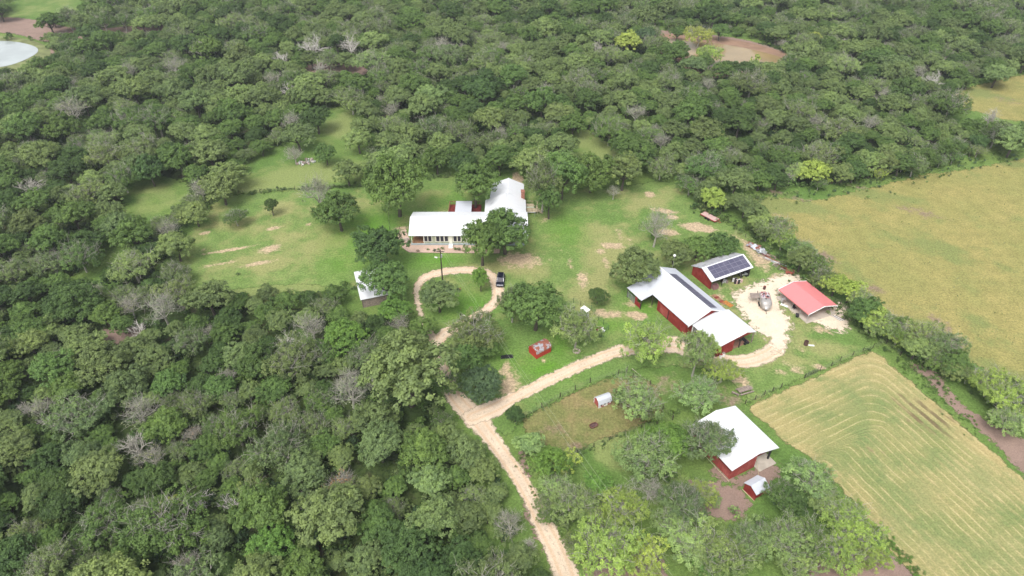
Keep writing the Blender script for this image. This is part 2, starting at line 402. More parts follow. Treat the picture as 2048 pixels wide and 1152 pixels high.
lawn_bare = lambda Q: blobs(Q, [(410, 466, 14, 4, .9), (545, 457, 22, 5, .8), (540, 498, 26, 9, .9), (515, 527, 34, 5, .9), (460, 500, 60, 4, .85), (405, 500, 8, 8, .5), (440, 528, 45, 4, .7), (616, 450, 10, 4, .7),
                                (530, 415, 12, 3, .6), (620, 560, 50, 8, .3), (1300, 389, 12, 6, 1.1), (1330, 422, 34, 6, .8), (1345, 435, 14, 6, .9), (1395, 455, 36, 9, 1.2), (1335, 465, 26, 7, 1), (1225, 492, 28, 8, .9),
                                (1202, 503, 16, 6, .8), (1212, 525, 10, 16, .7), (1240, 470, 12, 20, .55), (1260, 490, 12, 20, .5), (1165, 560, 14, 22, .8), (1140, 525, 10, 22, .5), (1120, 505, 8, 16, .45), (1100, 520, 30, 16, .35), (1040, 520, 50, 18, .9), (1090, 440, 20, 8, .5),
                                (1035, 360, 14, 18, .9), (1275, 632, 22, 9, 1.1), (1215, 628, 34, 10, .9), (1262, 608, 18, 8, .7), (1255, 597, 18, 6, .5), (1305, 615, 20, 6, .4), (1020, 770, 25, 30, .9), (1012, 740, 14, 20, .8), (1090, 722, 12, 8, .6), (1165, 712, 14, 6, .5),
                                (900, 424, 10, 6, .9), (880, 424, 20, 4, .5), (800, 457, 20, 4, .9), (1600, 700, 25, 12, .5), (1590, 735, 30, 14, .6), (1560, 745, 20, 12, .5), (1640, 735, 18, 7, .8), (1480, 760, 30, 22, .7), (1435, 595, 26, 20, .6), (1480, 590, 30, 20, .6), (1520, 520, 22, 26, .8),
                                (1500, 500, 16, 24, .8), (1560, 560, 26, 16, .7), (1370, 750, 60, 20, .7), (1330, 760, 30, 20, .6), (1470, 640, 30, 10, .3), (1640, 660, 30, 12, .6), (1440, 575, 16, 6, .7), (1385, 620, 30, 6, .3), (1470, 470, 20, 14, .5)])
poly_sheet('lawn', LAWN, .04, M_lawn, .5, 3, 3, {'dry': lawn_dry, 'bare': lawn_bare, 'lush': lawn_lush}, 'mown green lawn round the white roofed house and barns')
PAST = [(1490, 405), (1560, 395), (1620, 402), (1700, 385), (1760, 372), (1850, 350), (1960, 335), (2048, 318), (2300, 290), (2700, 300), (2700, 1000), (2300, 900), (2048, 790), (1960, 735), (1850, 690), (1760, 640), (1700, 590), (1640, 545), (1570, 470)]
poly_sheet('pasture', PAST, .04, M_pasture, .8, 4, 3, {
    'dry': lambda Q: blobs(Q, [(1560, 410, 90, 14, .9), (1700, 380, 130, 12, .7), (1880, 500, 80, 20, .6), (1960, 640, 40, 14, .7), (1780, 470, 40, 12, .4), (1800, 640, 120, 14, .5), (1990, 320, 60, 8, .8), (2000, 740, 80, 14, .6), (1690, 530, 30, 26, .6)]),
    'bare': lambda Q: blobs(Q, [(1840, 425, 56, 12, .62), (1880, 645, 28, 22, .6), (1915, 690, 18, 14, .55), (1650, 515, 26, 14, .8), (1750, 578, 26, 10, .7), (1620, 420, 60, 20, .3), (1760, 450, 30, 10, .3), (1560, 440, 30, 20, .5), (1940, 470, 30, 10, .3)])},
    'yellow pasture of dry grass beyond the hedgerow on the right')
poly_sheet('far_pasture', [(1905, 185), (1980, 165), (2048, 150), (2400, 120), (2400, 260), (2060, 245), (1960, 225), (1915, 212)], .04, M_pasture, 1.0, 4, 3,
           {'bare': lambda Q: blobs(Q, [(2010, 200, 40, 12, .5)]), 'dry': lambda Q: blobs(Q, [(1930, 180, 60, 8, .9)])}, 'yellow pasture in the far right corner')
poly_sheet('paddock', [(1048, 838), (1120, 800), (1180, 770), (1240, 752), (1300, 762), (1325, 800), (1310, 840), (1200, 880), (1150, 905), (1120, 905), (1060, 872)], .045, M_paddock, .4, 2, 2,
           {'bare': lambda Q: blobs(Q, [(1110, 860, 40, 24, .55), (1170, 812, 30, 8, .5), (1150, 890, 30, 10, .7), (1230, 780, 20, 8, .5), (1180, 870, 50, 8, .4), (1260, 830, 40, 14, .5)]),
            'dry': lambda Q: blobs(Q, [(1180, 800, 120, 40, .3)])}, 'worn grazed paddock round the tiny playhouse')

# mown hay field with the tractor's lines
HAY = ground([(1497, 815), (1560, 785), (1650, 745), (1742, 704), (1790, 738), (1900, 830), (2048, 960), (2500, 1360), (2000, 1400), (1860, 1200), (1760, 1075), (1700, 1000), (1640, 930), (1570, 885), (1535, 850)])
eA, eB, eC = np.array(un(1490, 818)), np.array(un(1745, 703)), np.array(un(2048, 955))
def hay_param(Q):
    d1 = (eB - eA) / np.linalg.norm(eB - eA); n1 = np.array([d1[1], -d1[0]]); p1 = (Q - eB) @ n1
    d2 = (eC - eB) / np.linalg.norm(eC - eB); n2 = np.array([d2[1], -d2[0]]); p2 = (Q - eB) @ n2
    k = 5.0; h = np.clip(.5 + .5 * (p2 - p1) / k, 0, 1); sm = p2 * (1 - h) + p1 * h - k * h * (1 - h)
    blend = 1 / (1 + np.exp(-(p1 - 14) * 3.0))
    return sm * (1 - blend) + p2 * blend
t = NT('mown hay field'); p = t.pos()
st = t.attr('stripe'); ln = t.math('ADD', st, t.math('MULTIPLY', t.math('SUBTRACT', t.noise(.12, 3, .5, p), .5), 1.1))
s1 = t.math('SINE', t.math('MULTIPLY', ln, 2 * math.pi / 1.45)); s2 = t.math('SINE', t.math('MULTIPLY', ln, 2 * math.pi / .49))
m1 = t.ramp(t.math('ADD', t.math('ADD', s1, t.math('MULTIPLY', s2, .5)), t.math('MULTIPLY', t.math('SUBTRACT', t.noise(.4, 6, .75, p), .5), 5.0)), -.6, 1.5)
big = t.noise(.045, 4, .6, p, .38, .62)
green = t.mix(t.noise(.2, 4, .6, p, .35, .65), (.155, .205, .075), (.21, .23, .085))
straw = t.mix(t.noise(.3, 4, .6, p, .35, .65), (.33, .285, .13), (.37, .32, .155))
c = t.mix(t.math('MULTIPLY', t.math('ADD', t.math('MULTIPLY', m1, t.noise(.09, 4, .6, p, .3, .65) if 0 else t.math('MULTIPLY', t.noise(.16, 5, .7, p, .3, .72), .72)), t.math('MULTIPLY', t.math('SUBTRACT', big, .3), .6)), 1.0, clamp=True), green, straw)
c = t.mix(t.math('MULTIPLY', t.math('MAXIMUM', t.attr('dry'), t.math('MULTIPLY', t.ramp(t.attr('edge'), 6.0, .5), t.noise(.25, 4, .6, p, .3, .6))), .75, clamp=True), c, (.40, .315, .15))
c = t.mix(t.math('MULTIPLY', t.noise(.13, 5, .7, p, .52, .68), .4), c, (.17, .21, .075))
th = t.ramp(s1, .80, .97); th = t.math('MULTIPLY', th, t.noise(.2, 4, .6, p, .42, .6)); c = t.mix(t.math('MULTIPLY', th, .5), c, (.48, .41, .22))
dk = t.math('MULTIPLY', t.ramp(t.math('SINE', t.math('MULTIPLY', ln, 2 * math.pi / 1.9)), -.2, .5), t.ramp(t.math('ADD', t.attr('bare'), t.math('MULTIPLY', t.math('SUBTRACT', t.noise(.4, 6, .75, p), .5), 2.2)), .25, .9))
c = t.mix(t.math('MULTIPLY', dk, .8), c, (.13, .09, .055))
c = t.mix(1.0, c, t.mix(t.noise(3.2, 4, .7, p, .3, .7), (.80, .80, .80), (1.18, 1.18, 1.18)), 'MULTIPLY')
al = t.ramp(t.math('ADD', t.attr('edge'), t.math('MULTIPLY', t.math('SUBTRACT', t.noise(.5, 5, .7, p), .5), 2.6)), -.2, .4)
M_hay = t.bsdf(c, .95, .1, bump=t.math('ADD', t.noise(3.5, 4, .7, p), t.math('MULTIPLY', s1, .3)), bstr=.5, bdist=.12, alpha=al)
HAYc = catmull(HAY, 3); lo, hi = HAYc.min(0), HAYc.max(0)
sheet('hay_field', lambda Q: poly_sd(Q, HAYc), (lo[0] - 2, hi[0] + 2, lo[1] - 2, hi[1] + 2), .06, M_hay, .4, 2,
      {'stripe': hay_param, 'dry': lambda Q: blobs(Q, [(1560, 850, 90, 30, .9), (1600, 790, 90, 18, .8), (1880, 990, 60, 40, .55), (1800, 880, 50, 30, .4), (1850, 1130, 90, 40, .5), (1740, 740, 40, 20, .6)]),
       'bare': lambda Q: blobs(Q, [(1850, 832, 52, 34, .9), (1740, 900, 60, 14, .35)])}, 'mown hay field with curving tractor lines')

# bare soil patches and tracks
for k, (nm, pl, lb) in enumerate((('dirt_track', [(1815, 730), (1850, 732), (1890, 765), (1925, 810), (1990, 850), (2080, 900), (2120, 990), (2048, 950), (1960, 860), (1900, 815), (1860, 765)], 'brown dirt strip along the right edge of the hay field'),
                   ('bare_soil', [(1365, 975), (1400, 962), (1450, 968), (1490, 985), (1498, 1020), (1470, 1040), (1425, 1035), (1380, 1010)], 'bare brown soil before the open sided red barn'),
                   ('bare_soil', [(1425, 930), (1470, 955), (1530, 930), (1560, 935), (1545, 965), (1480, 972), (1430, 955)], 'trampled soil round the red barn'),
                   ('bare_soil', [(1600, 1190), (1640, 1120), (1680, 1085), (1735, 1095), (1800, 1125), (1860, 1190)], 'dark brown soil at the bottom by the hay field'),
                   ('bare_soil', [(1170, 1180), (1180, 1110), (1240, 1090), (1310, 1100), (1330, 1180)], 'brown soil under the trees at the bottom'),
                   ('bare_soil', [(1040, 900), (1050, 910), (1065, 990), (1090, 1080), (1120, 1120), (1150, 1160), (1120, 1160), (1040, 1000)], 'crumbly verge of the entrance road'),
                   ('bare_soil', [(-60, 40), (20, 35), (80, 42), (170, 58), (330, 48), (350, 60), (200, 78), (100, 85), (20, 66), (-60, 68)], 'brown bank beyond the far pond'),
                   ('bare_soil', [(70, 100), (100, 92), (110, 120), (70, 138), (60, 130)], 'brown shore of the far pond'),
                   ('bare_soil', [(590, 152), (620, 128), (700, 128), (735, 140), (720, 152), (640, 164)], 'purplish brown clearing among dead trees'),
                   ('bare_soil', [(1285, 60), (1400, 68), (1500, 82), (1600, 118), (1580, 132), (1500, 100), (1380, 90), (1300, 82)], 'reddish bank of the brown pond'),
                   ('bare_soil', [(170, 672), (250, 655), (290, 665), (300, 680), (240, 690)], 'brown soil in a gap of the lower woods'))):
    poly_sheet(nm, pl, .066 + .0025 * k, M_soil, .6, 2.5, 3, None, lb)
path_sheet('gravel_road', [(1165, 1230, 4.4), (1134, 1152, 4.1), (1113, 1100, 3.9), (1087, 1050, 3.4), (1064, 1000, 3.1), (1034, 950, 3.0), (1003, 905, 3.1), (976, 869, 3.5), (950, 836, 4.6), (915, 800, 3.8), (893, 762, 3), (880, 720, 2.6), (872, 690, 2.3), (862, 668, 2.0), (845, 640, 1.4), (835, 600, 1.5), (836, 573, 2.2), (855, 553, 2.9), (900, 542, 3.1),
                           (945, 541, 3.1), (978, 549, 3.0), (992, 565, 3.0), (996, 590, 2.8), (985, 610, 2.7), (965, 626, 2.8), (940, 640, 2.6), (915, 655, 2.8), (890, 668, 3.2), (878, 684, 2.6)], .10, M_gravel, .3, 1.4,
           'pale dirt entrance road curling into a loop before the house')
path_sheet('gravel_driveway', [(945, 835, 4), (985, 818, 4.4), (1020, 800, 3.0), (1060, 780, 3.0), (1120, 750, 3.1), (1180, 724, 3.2), (1240, 703, 3.5), (1300, 694, 4.4), (1350, 690, 5.4), (1400, 708, 4.4), (1450, 722, 4), (1500, 722, 4), (1545, 703, 4.0), (1558, 682, 3.6)], .115, M_gravel, .3, 1.4,
           'pale gravel driveway from the entrance road round to the barns')
poly_sheet('farm_yard', [(1462, 592), (1490, 574), (1530, 560), (1570, 545), (1605, 555), (1568, 580), (1562, 605), (1585, 645), (1580, 668), (1575, 700), (1545, 708), (1532, 680), (1500, 655), (1476, 622)], .13, M_yard, .4, 3, 3, None, 'pale gravel yard between the barns')
poly_sheet('farm_yard', [(1545, 560), (1600, 550), (1640, 590), (1690, 612), (1700, 640), (1695, 665), (1660, 662), (1625, 645), (1600, 635), (1560, 600)], .12, M_yard, .4, 3, 3, None, 'scattered gravel round the red carport')
poly_sheet('garden_bed', [(793, 478), (800, 462), (812, 458), (822, 488), (960, 492), (1000, 496), (1000, 508), (818, 506), (805, 497)], .14, M_bed, .25, .5, 0, None, 'pink gravel garden bed along the front of the house')

# ponds
def water_mat(name, col, rough=.08):
    t = NT(name); p = t.pos()
    return t.bsdf(t.mix(t.noise(.08, 3, .5, p, .35, .65), col, tuple(x * .85 for x in col)), rough, .5, bump=t.noise(1.2, 3, .6, p), bstr=.06, bdist=.05)
def flat_poly(name, pts, z, mat, label):
    P = catmull(ground(pts), 5); me = bpy.data.meshes.new(name)
    me.from_pydata([(x, y, 0) for x, y in P], [], [tuple(range(len(P)))]); me.materials.append(mat)
    o = mesh_obj(name, me, None); o.location.z = z; tag(o, label, kind='structure')
flat_poly('pond_bank', [(1310, 70), (1400, 72), (1500, 86), (1590, 115), (1600, 135), (1500, 150), (1400, 155), (1350, 120), (1300, 95)], .09, M_soil and simple('pond mud', (.24, .15, .10), .9, var=.15, scale=.2), 'muddy bank round the brown pond')
flat_poly('pond_water', [(1330, 80), (1400, 84), (1470, 93), (1530, 106), (1572, 120), (1560, 130), (1500, 138), (1450, 146), (1410, 146), (1400, 125), (1350, 100)], .16, water_mat('brown pond water', (.31, .225, .11), .15), 'muddy brown pond in the woods')
flat_poly('pond_bank', [(-120, 66), (-20, 70), (60, 80), (100, 100), (85, 125), (20, 148), (-120, 145)], .09, simple('reedy bank', (.16, .18, .07), .9, var=.3, scale=.2), 'reedy green bank round the far pond')
flat_poly('pond_water', [(-110, 80), (-20, 82), (30, 84), (68, 93), (76, 104), (55, 118), (20, 131), (-20, 136), (-110, 135)], .16, water_mat('pond water with painted sky', (.40, .44, .43), .06), 'pale pond mirroring the sky in the far left corner')  # pale base colour carries the sky's reflection, painted into the water

# ------------------------------------------------------------------ buildings
def gable(par, x0, x1, y0, y1, ze0, ze1, xr, zr, mat, th=.10, axis='y', name='roof', trim=None):
    "roof with its ridge along y (or along x when axis == 'x'); xr, zr = ridge place and height"
    def P(a, b, z): return (a, b, z) if axis == 'y' else (b, a, z)
    m = MB()
    m.slab(P(x0, y0, ze0), P(xr, y0, zr), P(xr, y1, zr), P(x0, y1, ze0), th)
    m.slab(P(xr, y0, zr), P(x1, y0, ze1), P(x1, y1, ze1), P(xr, y1, zr), th)
    r = m.build(name, mat, par)
    c = MB(); w_ = .16
    for sx, e, xe in ((-1, ze0, x0), (1, ze1, x1)):
        sl = (zr - e) / abs(xr - xe)
        c.slab(P(xr, y0 - .01, zr + .04), P(xr + sx * w_, y0 - .01, zr + .04 - sl * w_), P(xr + sx * w_, y1 + .01, zr + .04 - sl * w_), P(xr, y1 + .01, zr + .04), .03)
    c.build('ridge_cap', trim or mat, r)
    return r
def gable_wall(m, x0, x1, y, t, z0, z1, xr, zr, axis='y'):
    "end wall with its triangle, thickness t"
    prof = [(x0, 0), (x1, 0), (x1, z1), (xr, zr), (x0, z0)]
    (m.extrude_y if axis == 'y' else m.extrude_x)(prof, y, y + t)

# --- the long white roofed house
HX, HY = -24.6, 140.0
house = empty('farmhouse', (HX, HY, 0), 0, 'long pale green house with white metal roofs behind the driveway loop', 'house')
L = 28.0; D = 9.6
m = MB(); m.box(3.2, L, 0, .2, .45, 2.75); m.box(0, L, D - .2, D, .45, 3.0); m.box(0, .2, 3, D, .45, 2.9); m.box(L - .2, L, 0, D, .45, 2.8)
m.box(3.0, 3.2, 0, 3.0, .45, 2.75); m.box(0, 3.0, 2.8, 3.0, .45, 2.9)
m.extrude_x([(0, 2.75), (D, 3.0), (5, 4.85)], .01, .19); m.extrude_x([(0, 2.75), (D, 3.0), (5, 4.85)], L - .19, L - .01)
m.build('wall', M_sage, house)
MB().box(-.2, L + .05, -.35, 0.06, 0, .44).build('skirting', M_bluegrey, house)
gable(house, -.45, D + .45, -.6, L + .5, 2.95, 3.35, 4.7, 5.1, M_white_roof, axis='x')
m = MB(); m.box(.0, 3.1, .05, 2.8, .44, .5); m.build('porch_floor', M_wood, house)
m = MB(); m.box(.5, 2.6, 2.74, 2.79, .5, 2.6); m.build('door', M_wood, house)
for x in (-.05, 2.98): MB().box(x, x + .16, -.12, .04, 0.02, 2.85).build('porch_post', M_cream, house)
uu = lambda u: (u - 1024) / 8.17 - HX
for a, b in ((847.9, 854.8), (856.6, 862.9), (872.3, 879), (881, 887.2), (889.5, 896), (907, 913.4), (915.4, 921.2), (924, 930.5), (938, 944), (952, 958), (966, 972), (984, 990), (998, 1004)):
    x0, x1 = uu(a), uu(b)
    f = MB(); f.box(x0 - .14, x0, -.06, 0, 1.05, 2.68); f.box(x1, x1 + .14, -.06, 0, 1.05, 2.68); f.box(x0, x1, -.06, 0, 2.55, 2.68); f.box(x0 - .2, x1 + .2, -.1, 0, .97, 1.05)
    fo = f.build('window', M_cream, house); MB().box(x0, x1, -.03, -.003, 1.05, 2.55).build('pane', M_glass, fo)
m = MB(); m.box(uu(898), uu(904.5), -.05, 0, .5, 2.6); m.build('door', M_cream, house)
m = MB(); m.box(uu(897.5), uu(905.5), -1.3, -.36, .02, .55); m.box(uu(897.5), uu(905.5), -1.75, -1.3, .02, .3); m.build('steps', M_white, house)
# north wing and cross roof
nx0, nx1 = 17.6, 28.2
m = MB(); m.box(nx0 + .4, nx1 - .4, D, D + 6.4, .4, 3.0); m.extrude_y([(nx0 + .4, 3), (nx1 - .4, 3), (22.9, 4.8)], D + 6.2, D + 6.4)
m.box(19.2, 27.4, D + 6.4, D + 15, .4, 3.0); m.extrude_y([(19.2, 3), (27.4, 3), (23.7, 4.7)], D + 14.8, D + 15)
m.build('wall', M_sage, house)
gable(house, nx0, nx1, 4.9, D + 6.8, 3.1, 3.1, 22.9, 5.3, M_white_roof_y)
gable(house, 18.8, 27.9, D + 6.9, D + 15.4, 3.1, 3.1, 23.7, 5.0, M_white_roof_y)
ch = MB(); ch.box(27.0, 27.9, D + 7.2, D + 8.4, 0, 5.2); ch.box(26.92, 27.98, D + 7.12, D + 8.48, 5.2, 5.35); ch.build('chimney', M_brick, house)
dk = MB(); dk.box(28.3, 31.4, D + 4.6, D + 8.6, .8, .95)
for x in (28.5, 31.2):
    for y in (D + 4.8, D + 8.4): dk.box(x, x + .12, y, y + .12, 0, .8)
for k in range(4): dk.box(31.4 + .32 * k, 31.75 + .32 * k, D + 5.0, D + 6.6, .66 - .2 * k, .72 - .2 * k)
dk = dk.build('side_deck', M_palewood, house)
for yy in (D + 8.5, D + 4.6):
    rl = MB(); rl.box(28.3, 31.3, yy, yy + .08, 1.75, 1.85); [rl.box(x, x + .08, yy, yy + .08, .95, 1.76) for x in (28.4, 29.9, 31.22)]; rl.build('railing', M_palewood, dk)
rl = MB(); rl.box(31.32, 31.4, D + 6.7, D + 8.6, 1.75, 1.85); [rl.box(31.32, 31.4, y, y + .08, .95, 1.76) for y in (D + 6.7, D + 8.5)]; rl.build('railing', M_palewood, dk)
rl = MB(); rl.slab((31.4, D + 6.7, 1.85), (32.9, D + 6.7, 1.0), (32.9, D + 6.78, 1.0), (31.4, D + 6.78, 1.85), .08); rl.build('stair_railing', M_palewood, dk); rl = MB(); rl.slab((31.4, D + 5.0, 1.85), (32.9, D + 5.0, 1.0), (32.9, D + 5.08, 1.0), (31.4, D + 5.08, 1.85), .08)
rl.build('stair_railing', M_palewood, dk)
# back deck with its shade roof
bx0, by0 = un(897, 428, .5); bx1, by1 = un(963, 409, .5); BWd, BDp = bx1 - bx0, by1 - by0
bd = empty('back_deck', (bx0 + 1.3, by0, 0), 0, 'reddish brown deck with railings behind the house', 'deck')
MB().box(-1.3, BWd - 1.3, 0, BDp, .3, .5).build('deck_floor', M_darkred, bd)
m = MB(); [m.box(-1.3, -1.22, y, y + .08, .5, 1.42) for y in np.arange(0, BDp, .6)]; m.box(-1.35, -1.2, 0, BDp, 1.4, 1.52); m.build('railing', M_wood, bd)
m = MB(); [m.box(x, x + .08, BDp, BDp + .08, .5, 1.42) for x in np.arange(-1.2, BWd - 1.3, .6)]; m.box(-1.2, BWd - 1.3, BDp, BDp + .12, 1.4, 1.52); m.build('railing', M_wood, bd)
qx0, qy0 = un(910.5, 424, 2.5); qx1, qy1 = un(943.5, 402, 2.8); pc = empty('patio_cover', ((qx0 + qx1) / 2, qy0 + 1.0, 0), 0, 'small flat pale shade roof over the back deck', 'shade roof')
qd = qy1 - qy0 - 1.0; MB().slab((-2.1, -1.0, 2.5), (2.1, -1.0, 2.5), (2.1, qd, 2.8), (-2.1, qd, 2.8), .08).build('roof', M_barn_roof, pc)
for x in (-1.9, 1.8):
    for y in (-.8, qd - .3): MB().box(x, x + .1, y, y + .1, .5, 2.45).build('post', M_greywood, pc)
for k, v in enumerate((414.3, 424.4)):
    x, y = un(1050, v, 1.6); x2, _ = un(1071, v, 1.6)
    m = empty('pipe_rack', (x, y, 0), 0, ['upper pale green pipe reaching out from the house wall', 'lower white pipe reaching out from the house wall'][k], 'pipe')
    MB().tube((0, 0, 1.6), (x2 - x, 0, 1.6), .07 if k == 0 else .045).build('pipe', simple('pale green pipe', (.42, .62, .52), .5) if k == 0 else M_white, m)
    for q in (.15, x2 - x - .15): MB().tube((q, 0, 0), (q, 0, 1.56), .035).build('leg', M_galv, m)

# --- farm buildings share one frame (28 degrees)
A28 = R_(28)
barn = empty('red_barn', (35.8, 105.8, 0), A28, 'long red barn with pale metal roof and a strip of solar panels', 'barn')
BW = 10.4; BL = 16.9; RX = 5.6; RZ = 5.35
gable(barn, 0, BW, -.15, BL, 3.2, 3.2, RX, RZ, M_barn_roof, trim=M_white)
MB().slab((-2.9, 11.65, 2.55), (0.02, 11.65, 3.16), (0.02, BL, 3.16), (-2.9, BL, 2.55), .08).build('lean_to_roof', M_barn_roof, barn)
m = MB(); m.box(.25, .40, .3, 9.9, 0, 3.1); m.box(BW - .4, BW - .25, .3, BL - .3, 0, 3.1)
gable_wall(m, .25, BW - .25, .25, .15, 3.05, 3.05, RX, RZ - .15); gable_wall(m, .25, BW - .25, BL - .35, .15, 3.05, 3.05, RX, RZ - .15)
m.build('wall', M_red_wall, barn)
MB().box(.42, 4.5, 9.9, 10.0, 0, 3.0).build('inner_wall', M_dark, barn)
m = MB(); m.box(-2.75, -2.65, 13.2, 13.9, 0, 2.5); m.box(-2.75, -2.65, 11.8, 12.0, 0, 2.5); m.box(-2.75, -2.68, 11.8, 13.2, 0, 1.3); m.build('lean_to_wall', M_red_wall, barn)
m = MB()
for z in (.35, .62, .89, 1.16, 1.43, 1.7): m.tube((-2.8, 13.9, z), (-2.8, 16.6, z), .03, n=5)
for y in (13.9, 15.2, 16.6): m.tube((-2.8, y, .2), (-2.8, y, 1.8), .035, n=5)
m.build('gate', M_galv, barn)
for x, y in ((-2.75, 16.6), (-2.75, 11.8), (.2, 11.6)): MB().box(x - .08, x + .08, y - .08, y + .08, 0, 2.5 if x < 0 else 3.1).build('post', M_post, barn)
MB().box(.16, .2, 6.2, 8.9, .35, 2.3).build('door', M_red_dull, barn)
MB().box(.12, .16, 6.1, 6.25, .1, 2.5).build('door_trim', M_dark, barn)
# solar strip on the right slope
def M_panels():
    t = NT('solar panel glass'); o = t.obj()
    c = t.mix(t.noise(.6, 3, .5, o, .35, .65), (.075, .072, .115), (.10, .095, .14))
    return t.bsdf(c, .35, .35)
M_pv = M_panels(); M_pvf = simple('panel frame', (.24, .24, .30), .4, .4, .2, var=.05)
def pv_array(par, orig, eu, ev, nu, nv, pw, ph, skip=()):
    "grid of solar panels; eu, ev unit vectors on the slope"
    eu, ev = Vector(eu).normalized(), Vector(ev).normalized(); nn = eu.cross(ev).normalized()
    if nn.z < 0: nn = -nn
    o = Vector(orig)
    for i in range(nu):
        for j in range(nv):
            if (i, j) in skip: continue
            a = o + eu * (i * (pw + .03)) + ev * (j * (ph + .03)) + nn * .14
            m = MB(); m.slab(a, a + eu * pw, a + eu * pw + ev * ph, a + ev * ph, .045)
            s_ = m.build('solar_panel', M_pvf, par)
            b = a + nn * .006; g = MB(); e = .035
            g.slab(b + eu * e + ev * e, b + eu * (pw - e) + ev * e, b + eu * (pw - e) + ev * (ph - e), b + eu * e + ev * (ph - e), .004)
            g.build('glass', M_pv, s_)
sl = (3.2 - RZ) / (BW - RX)
pv_array(barn, (RX + .2, .55, RZ + sl * .2), (0, 1, 0), (1, 0, sl), 13, 1, .99, 2.3)
# trims
MB().slab((-.05, -.28, 3.1), (RX, -.28, RZ + .02), (RX, -.16, RZ + .02), (-.05, -.16, 3.1), .22).build('rake_trim', M_white, barn)
MB().slab((RX, -.28, RZ + .02), (BW + .05, -.28, 3.1), (BW + .05, -.16, 3.1), (RX, -.16, RZ + .02), .22).build('rake_trim', M_white, barn)
# carport addition in front of the barn
add = empty('barn_extension', (40.6, 99.5, 0), A28, 'open sided shed under a white roof joined to the near end of the long barn', 'shed')
gable(add, -.1, 9.9, -.1, 8.0, 2.95, 3.0, 7.2, 3.95, M_white_roof_y)
m = MB(); m.box(.15, .3, .15, 2.6, 0, 2.8); m.box(.15, 4.4, .15, .3, 0, 2.8); m.extrude_y([(.15, 2.8), (9.7, 2.85), (7.2, 3.8)], .16, .28); m.build('wall', M_red_wall, add)
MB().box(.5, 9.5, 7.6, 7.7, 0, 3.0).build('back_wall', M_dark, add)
for x, y, mt in ((.2, 7.7, M_white), (.2, 5.2, M_post), (9.6, .2, M_greywood), (9.6, 4, M_greywood), (9.6, 7.8, M_greywood), (6.2, .2, M_post)):
    MB().box(x - .09, x + .09, y - .09, y + .09, 0, 2.85).build('post', mt, add)
MB().box(.4, 9.4, .4, 7.5, .015, .16).build('floor', simple('packed clay floor', (.24, .13, .09), .95), add)
for k, (x, y, lb) in enumerate(((.9, -.35, 'white drum standing left at the near corner of the barn extension'), (1.65, -.3, 'white drum standing right at the near corner of the barn extension'))):
    o = empty('drum', (40.6 + x * math.cos(A28) - y * math.sin(A28), 99.5 + x * math.sin(A28) + y * math.cos(A28), 0), 0, lb, 'drum', 'white drums by the barn extension')
    d = MB(); d.tube((0, 0, 0), (0, 0, .95), .30, n=16); d.tube((0, 0, .3), (0, 0, .34), .315, n=16); d.tube((0, 0, .62), (0, 0, .66), .315, n=16); d.build('drum_body', M_white, o); MB().tube((0, 0, .95), (0, 0, 1.0), .31, n=16).build('lid', M_greywood if k else M_redmetal, o)
o = empty('feed_bin', un(1421.5, 692, 0) + (0,), A28, 'white bin against the left side of the barn extension', 'bin')
d = MB(); d.prism([(-.3, -.25), (.3, -.25), (.35, .25), (-.35, .25)], 0, .9); d.build('bin_body', M_white, o); MB().box(-.36, .36, -.28, .28, .9, .97).build('lid', M_white, o)

# --- shed with the big solar array
sol = empty('solar_shed', (44.6, 121.6, 0), R_(27), 'red shed with grey roof and wide grid of solar panels', 'shed')
SW = 11.9; SD = 7.0
gable(sol, -.1, SD, -.25, SW, 2.5, 2.5, 3.6, 3.95, M_grey_roof, axis='x', trim=M_white)
MB().slab((-.2, -.12, 2.60), (SW, -.12, 2.60), (SW, 3.55, 4.03), (-.2, 3.55, 4.03), .04).build('front_roof_sheet', M_white_roof, sol)
m = MB(); m.extrude_x([(.25, 0), (SD - .3, 0), (SD - .3, 2.5), (3.6, 3.82), (.25, 2.55)], .1, .22); m.box(.22, SW - .3, SD - .42, SD - .3, 0, 2.45); m.build('wall', M_red_wall, sol)
m = MB(); m.extrude_x([(.25, 0), (SD - .5, 0), (SD - .5, 2.4), (3.6, 3.8), (.25, 2.5)], SW - .45, SW - .35); m.build('end_wall', M_dark, sol)
for x in (3.4, 6.2, 9.0, 11.4): MB().box(x, x + .14, .2, .34, 0, 2.55).build('post', M_post, sol)
ssl = (3.95 - 2.5) / 3.7
pv_array(sol, (.9, .28, 2.60 + ssl * .38), (1, 0, 0), (0, 1, ssl), 7, 3, 1.47, 1.08)
def inshed(par, x, y): 
    a = par.rotation_euler.z; return (par.location.x + x * math.cos(a) - y * math.sin(a), par.location.y + x * math.sin(a) + y * math.cos(a), 0)
o = empty('crate', inshed(sol, 1.3, .1), R_(27), 'reddish slatted crate at the left end under the solar roofed shed', 'crate')
m = MB(); 
for z in (.05, .35, .65, .95): m.box(-.6, .6, -.5, -.45, z, z + .2); m.box(-.6, .6, .45, .5, z, z + .2); m.box(-.65, -.6, -.5, .5, z, z + .2); m.box(.6, .65, -.5, .5, z, z + .2)
m.box(-.6, .6, -.45, .45, .02, .08); m.build('slats', simple('purplish timber', (.27, .14, .14), .8), o)
def lumps(name, n, R, h, cols, seed, par):
    rr = random.Random(seed)
    for k in range(n):
        a = rr.uniform(0, 6.3); r = R * math.sqrt(rr.random()); x, y = r * math.cos(a), r * math.sin(a) * .7; s_ = rr.uniform(.16, .38)
        m = MB(); q = [(x + s_ * math.cos(t * 1.047 + a), y + s_ * .8 * math.sin(t * 1.047 + a)) for t in range(6)]; zz = rr.uniform(0, h)
        m.prism(q, zz if zz < .3 else 0, zz + s_); m.build(name, cols[k % len(cols)], par)
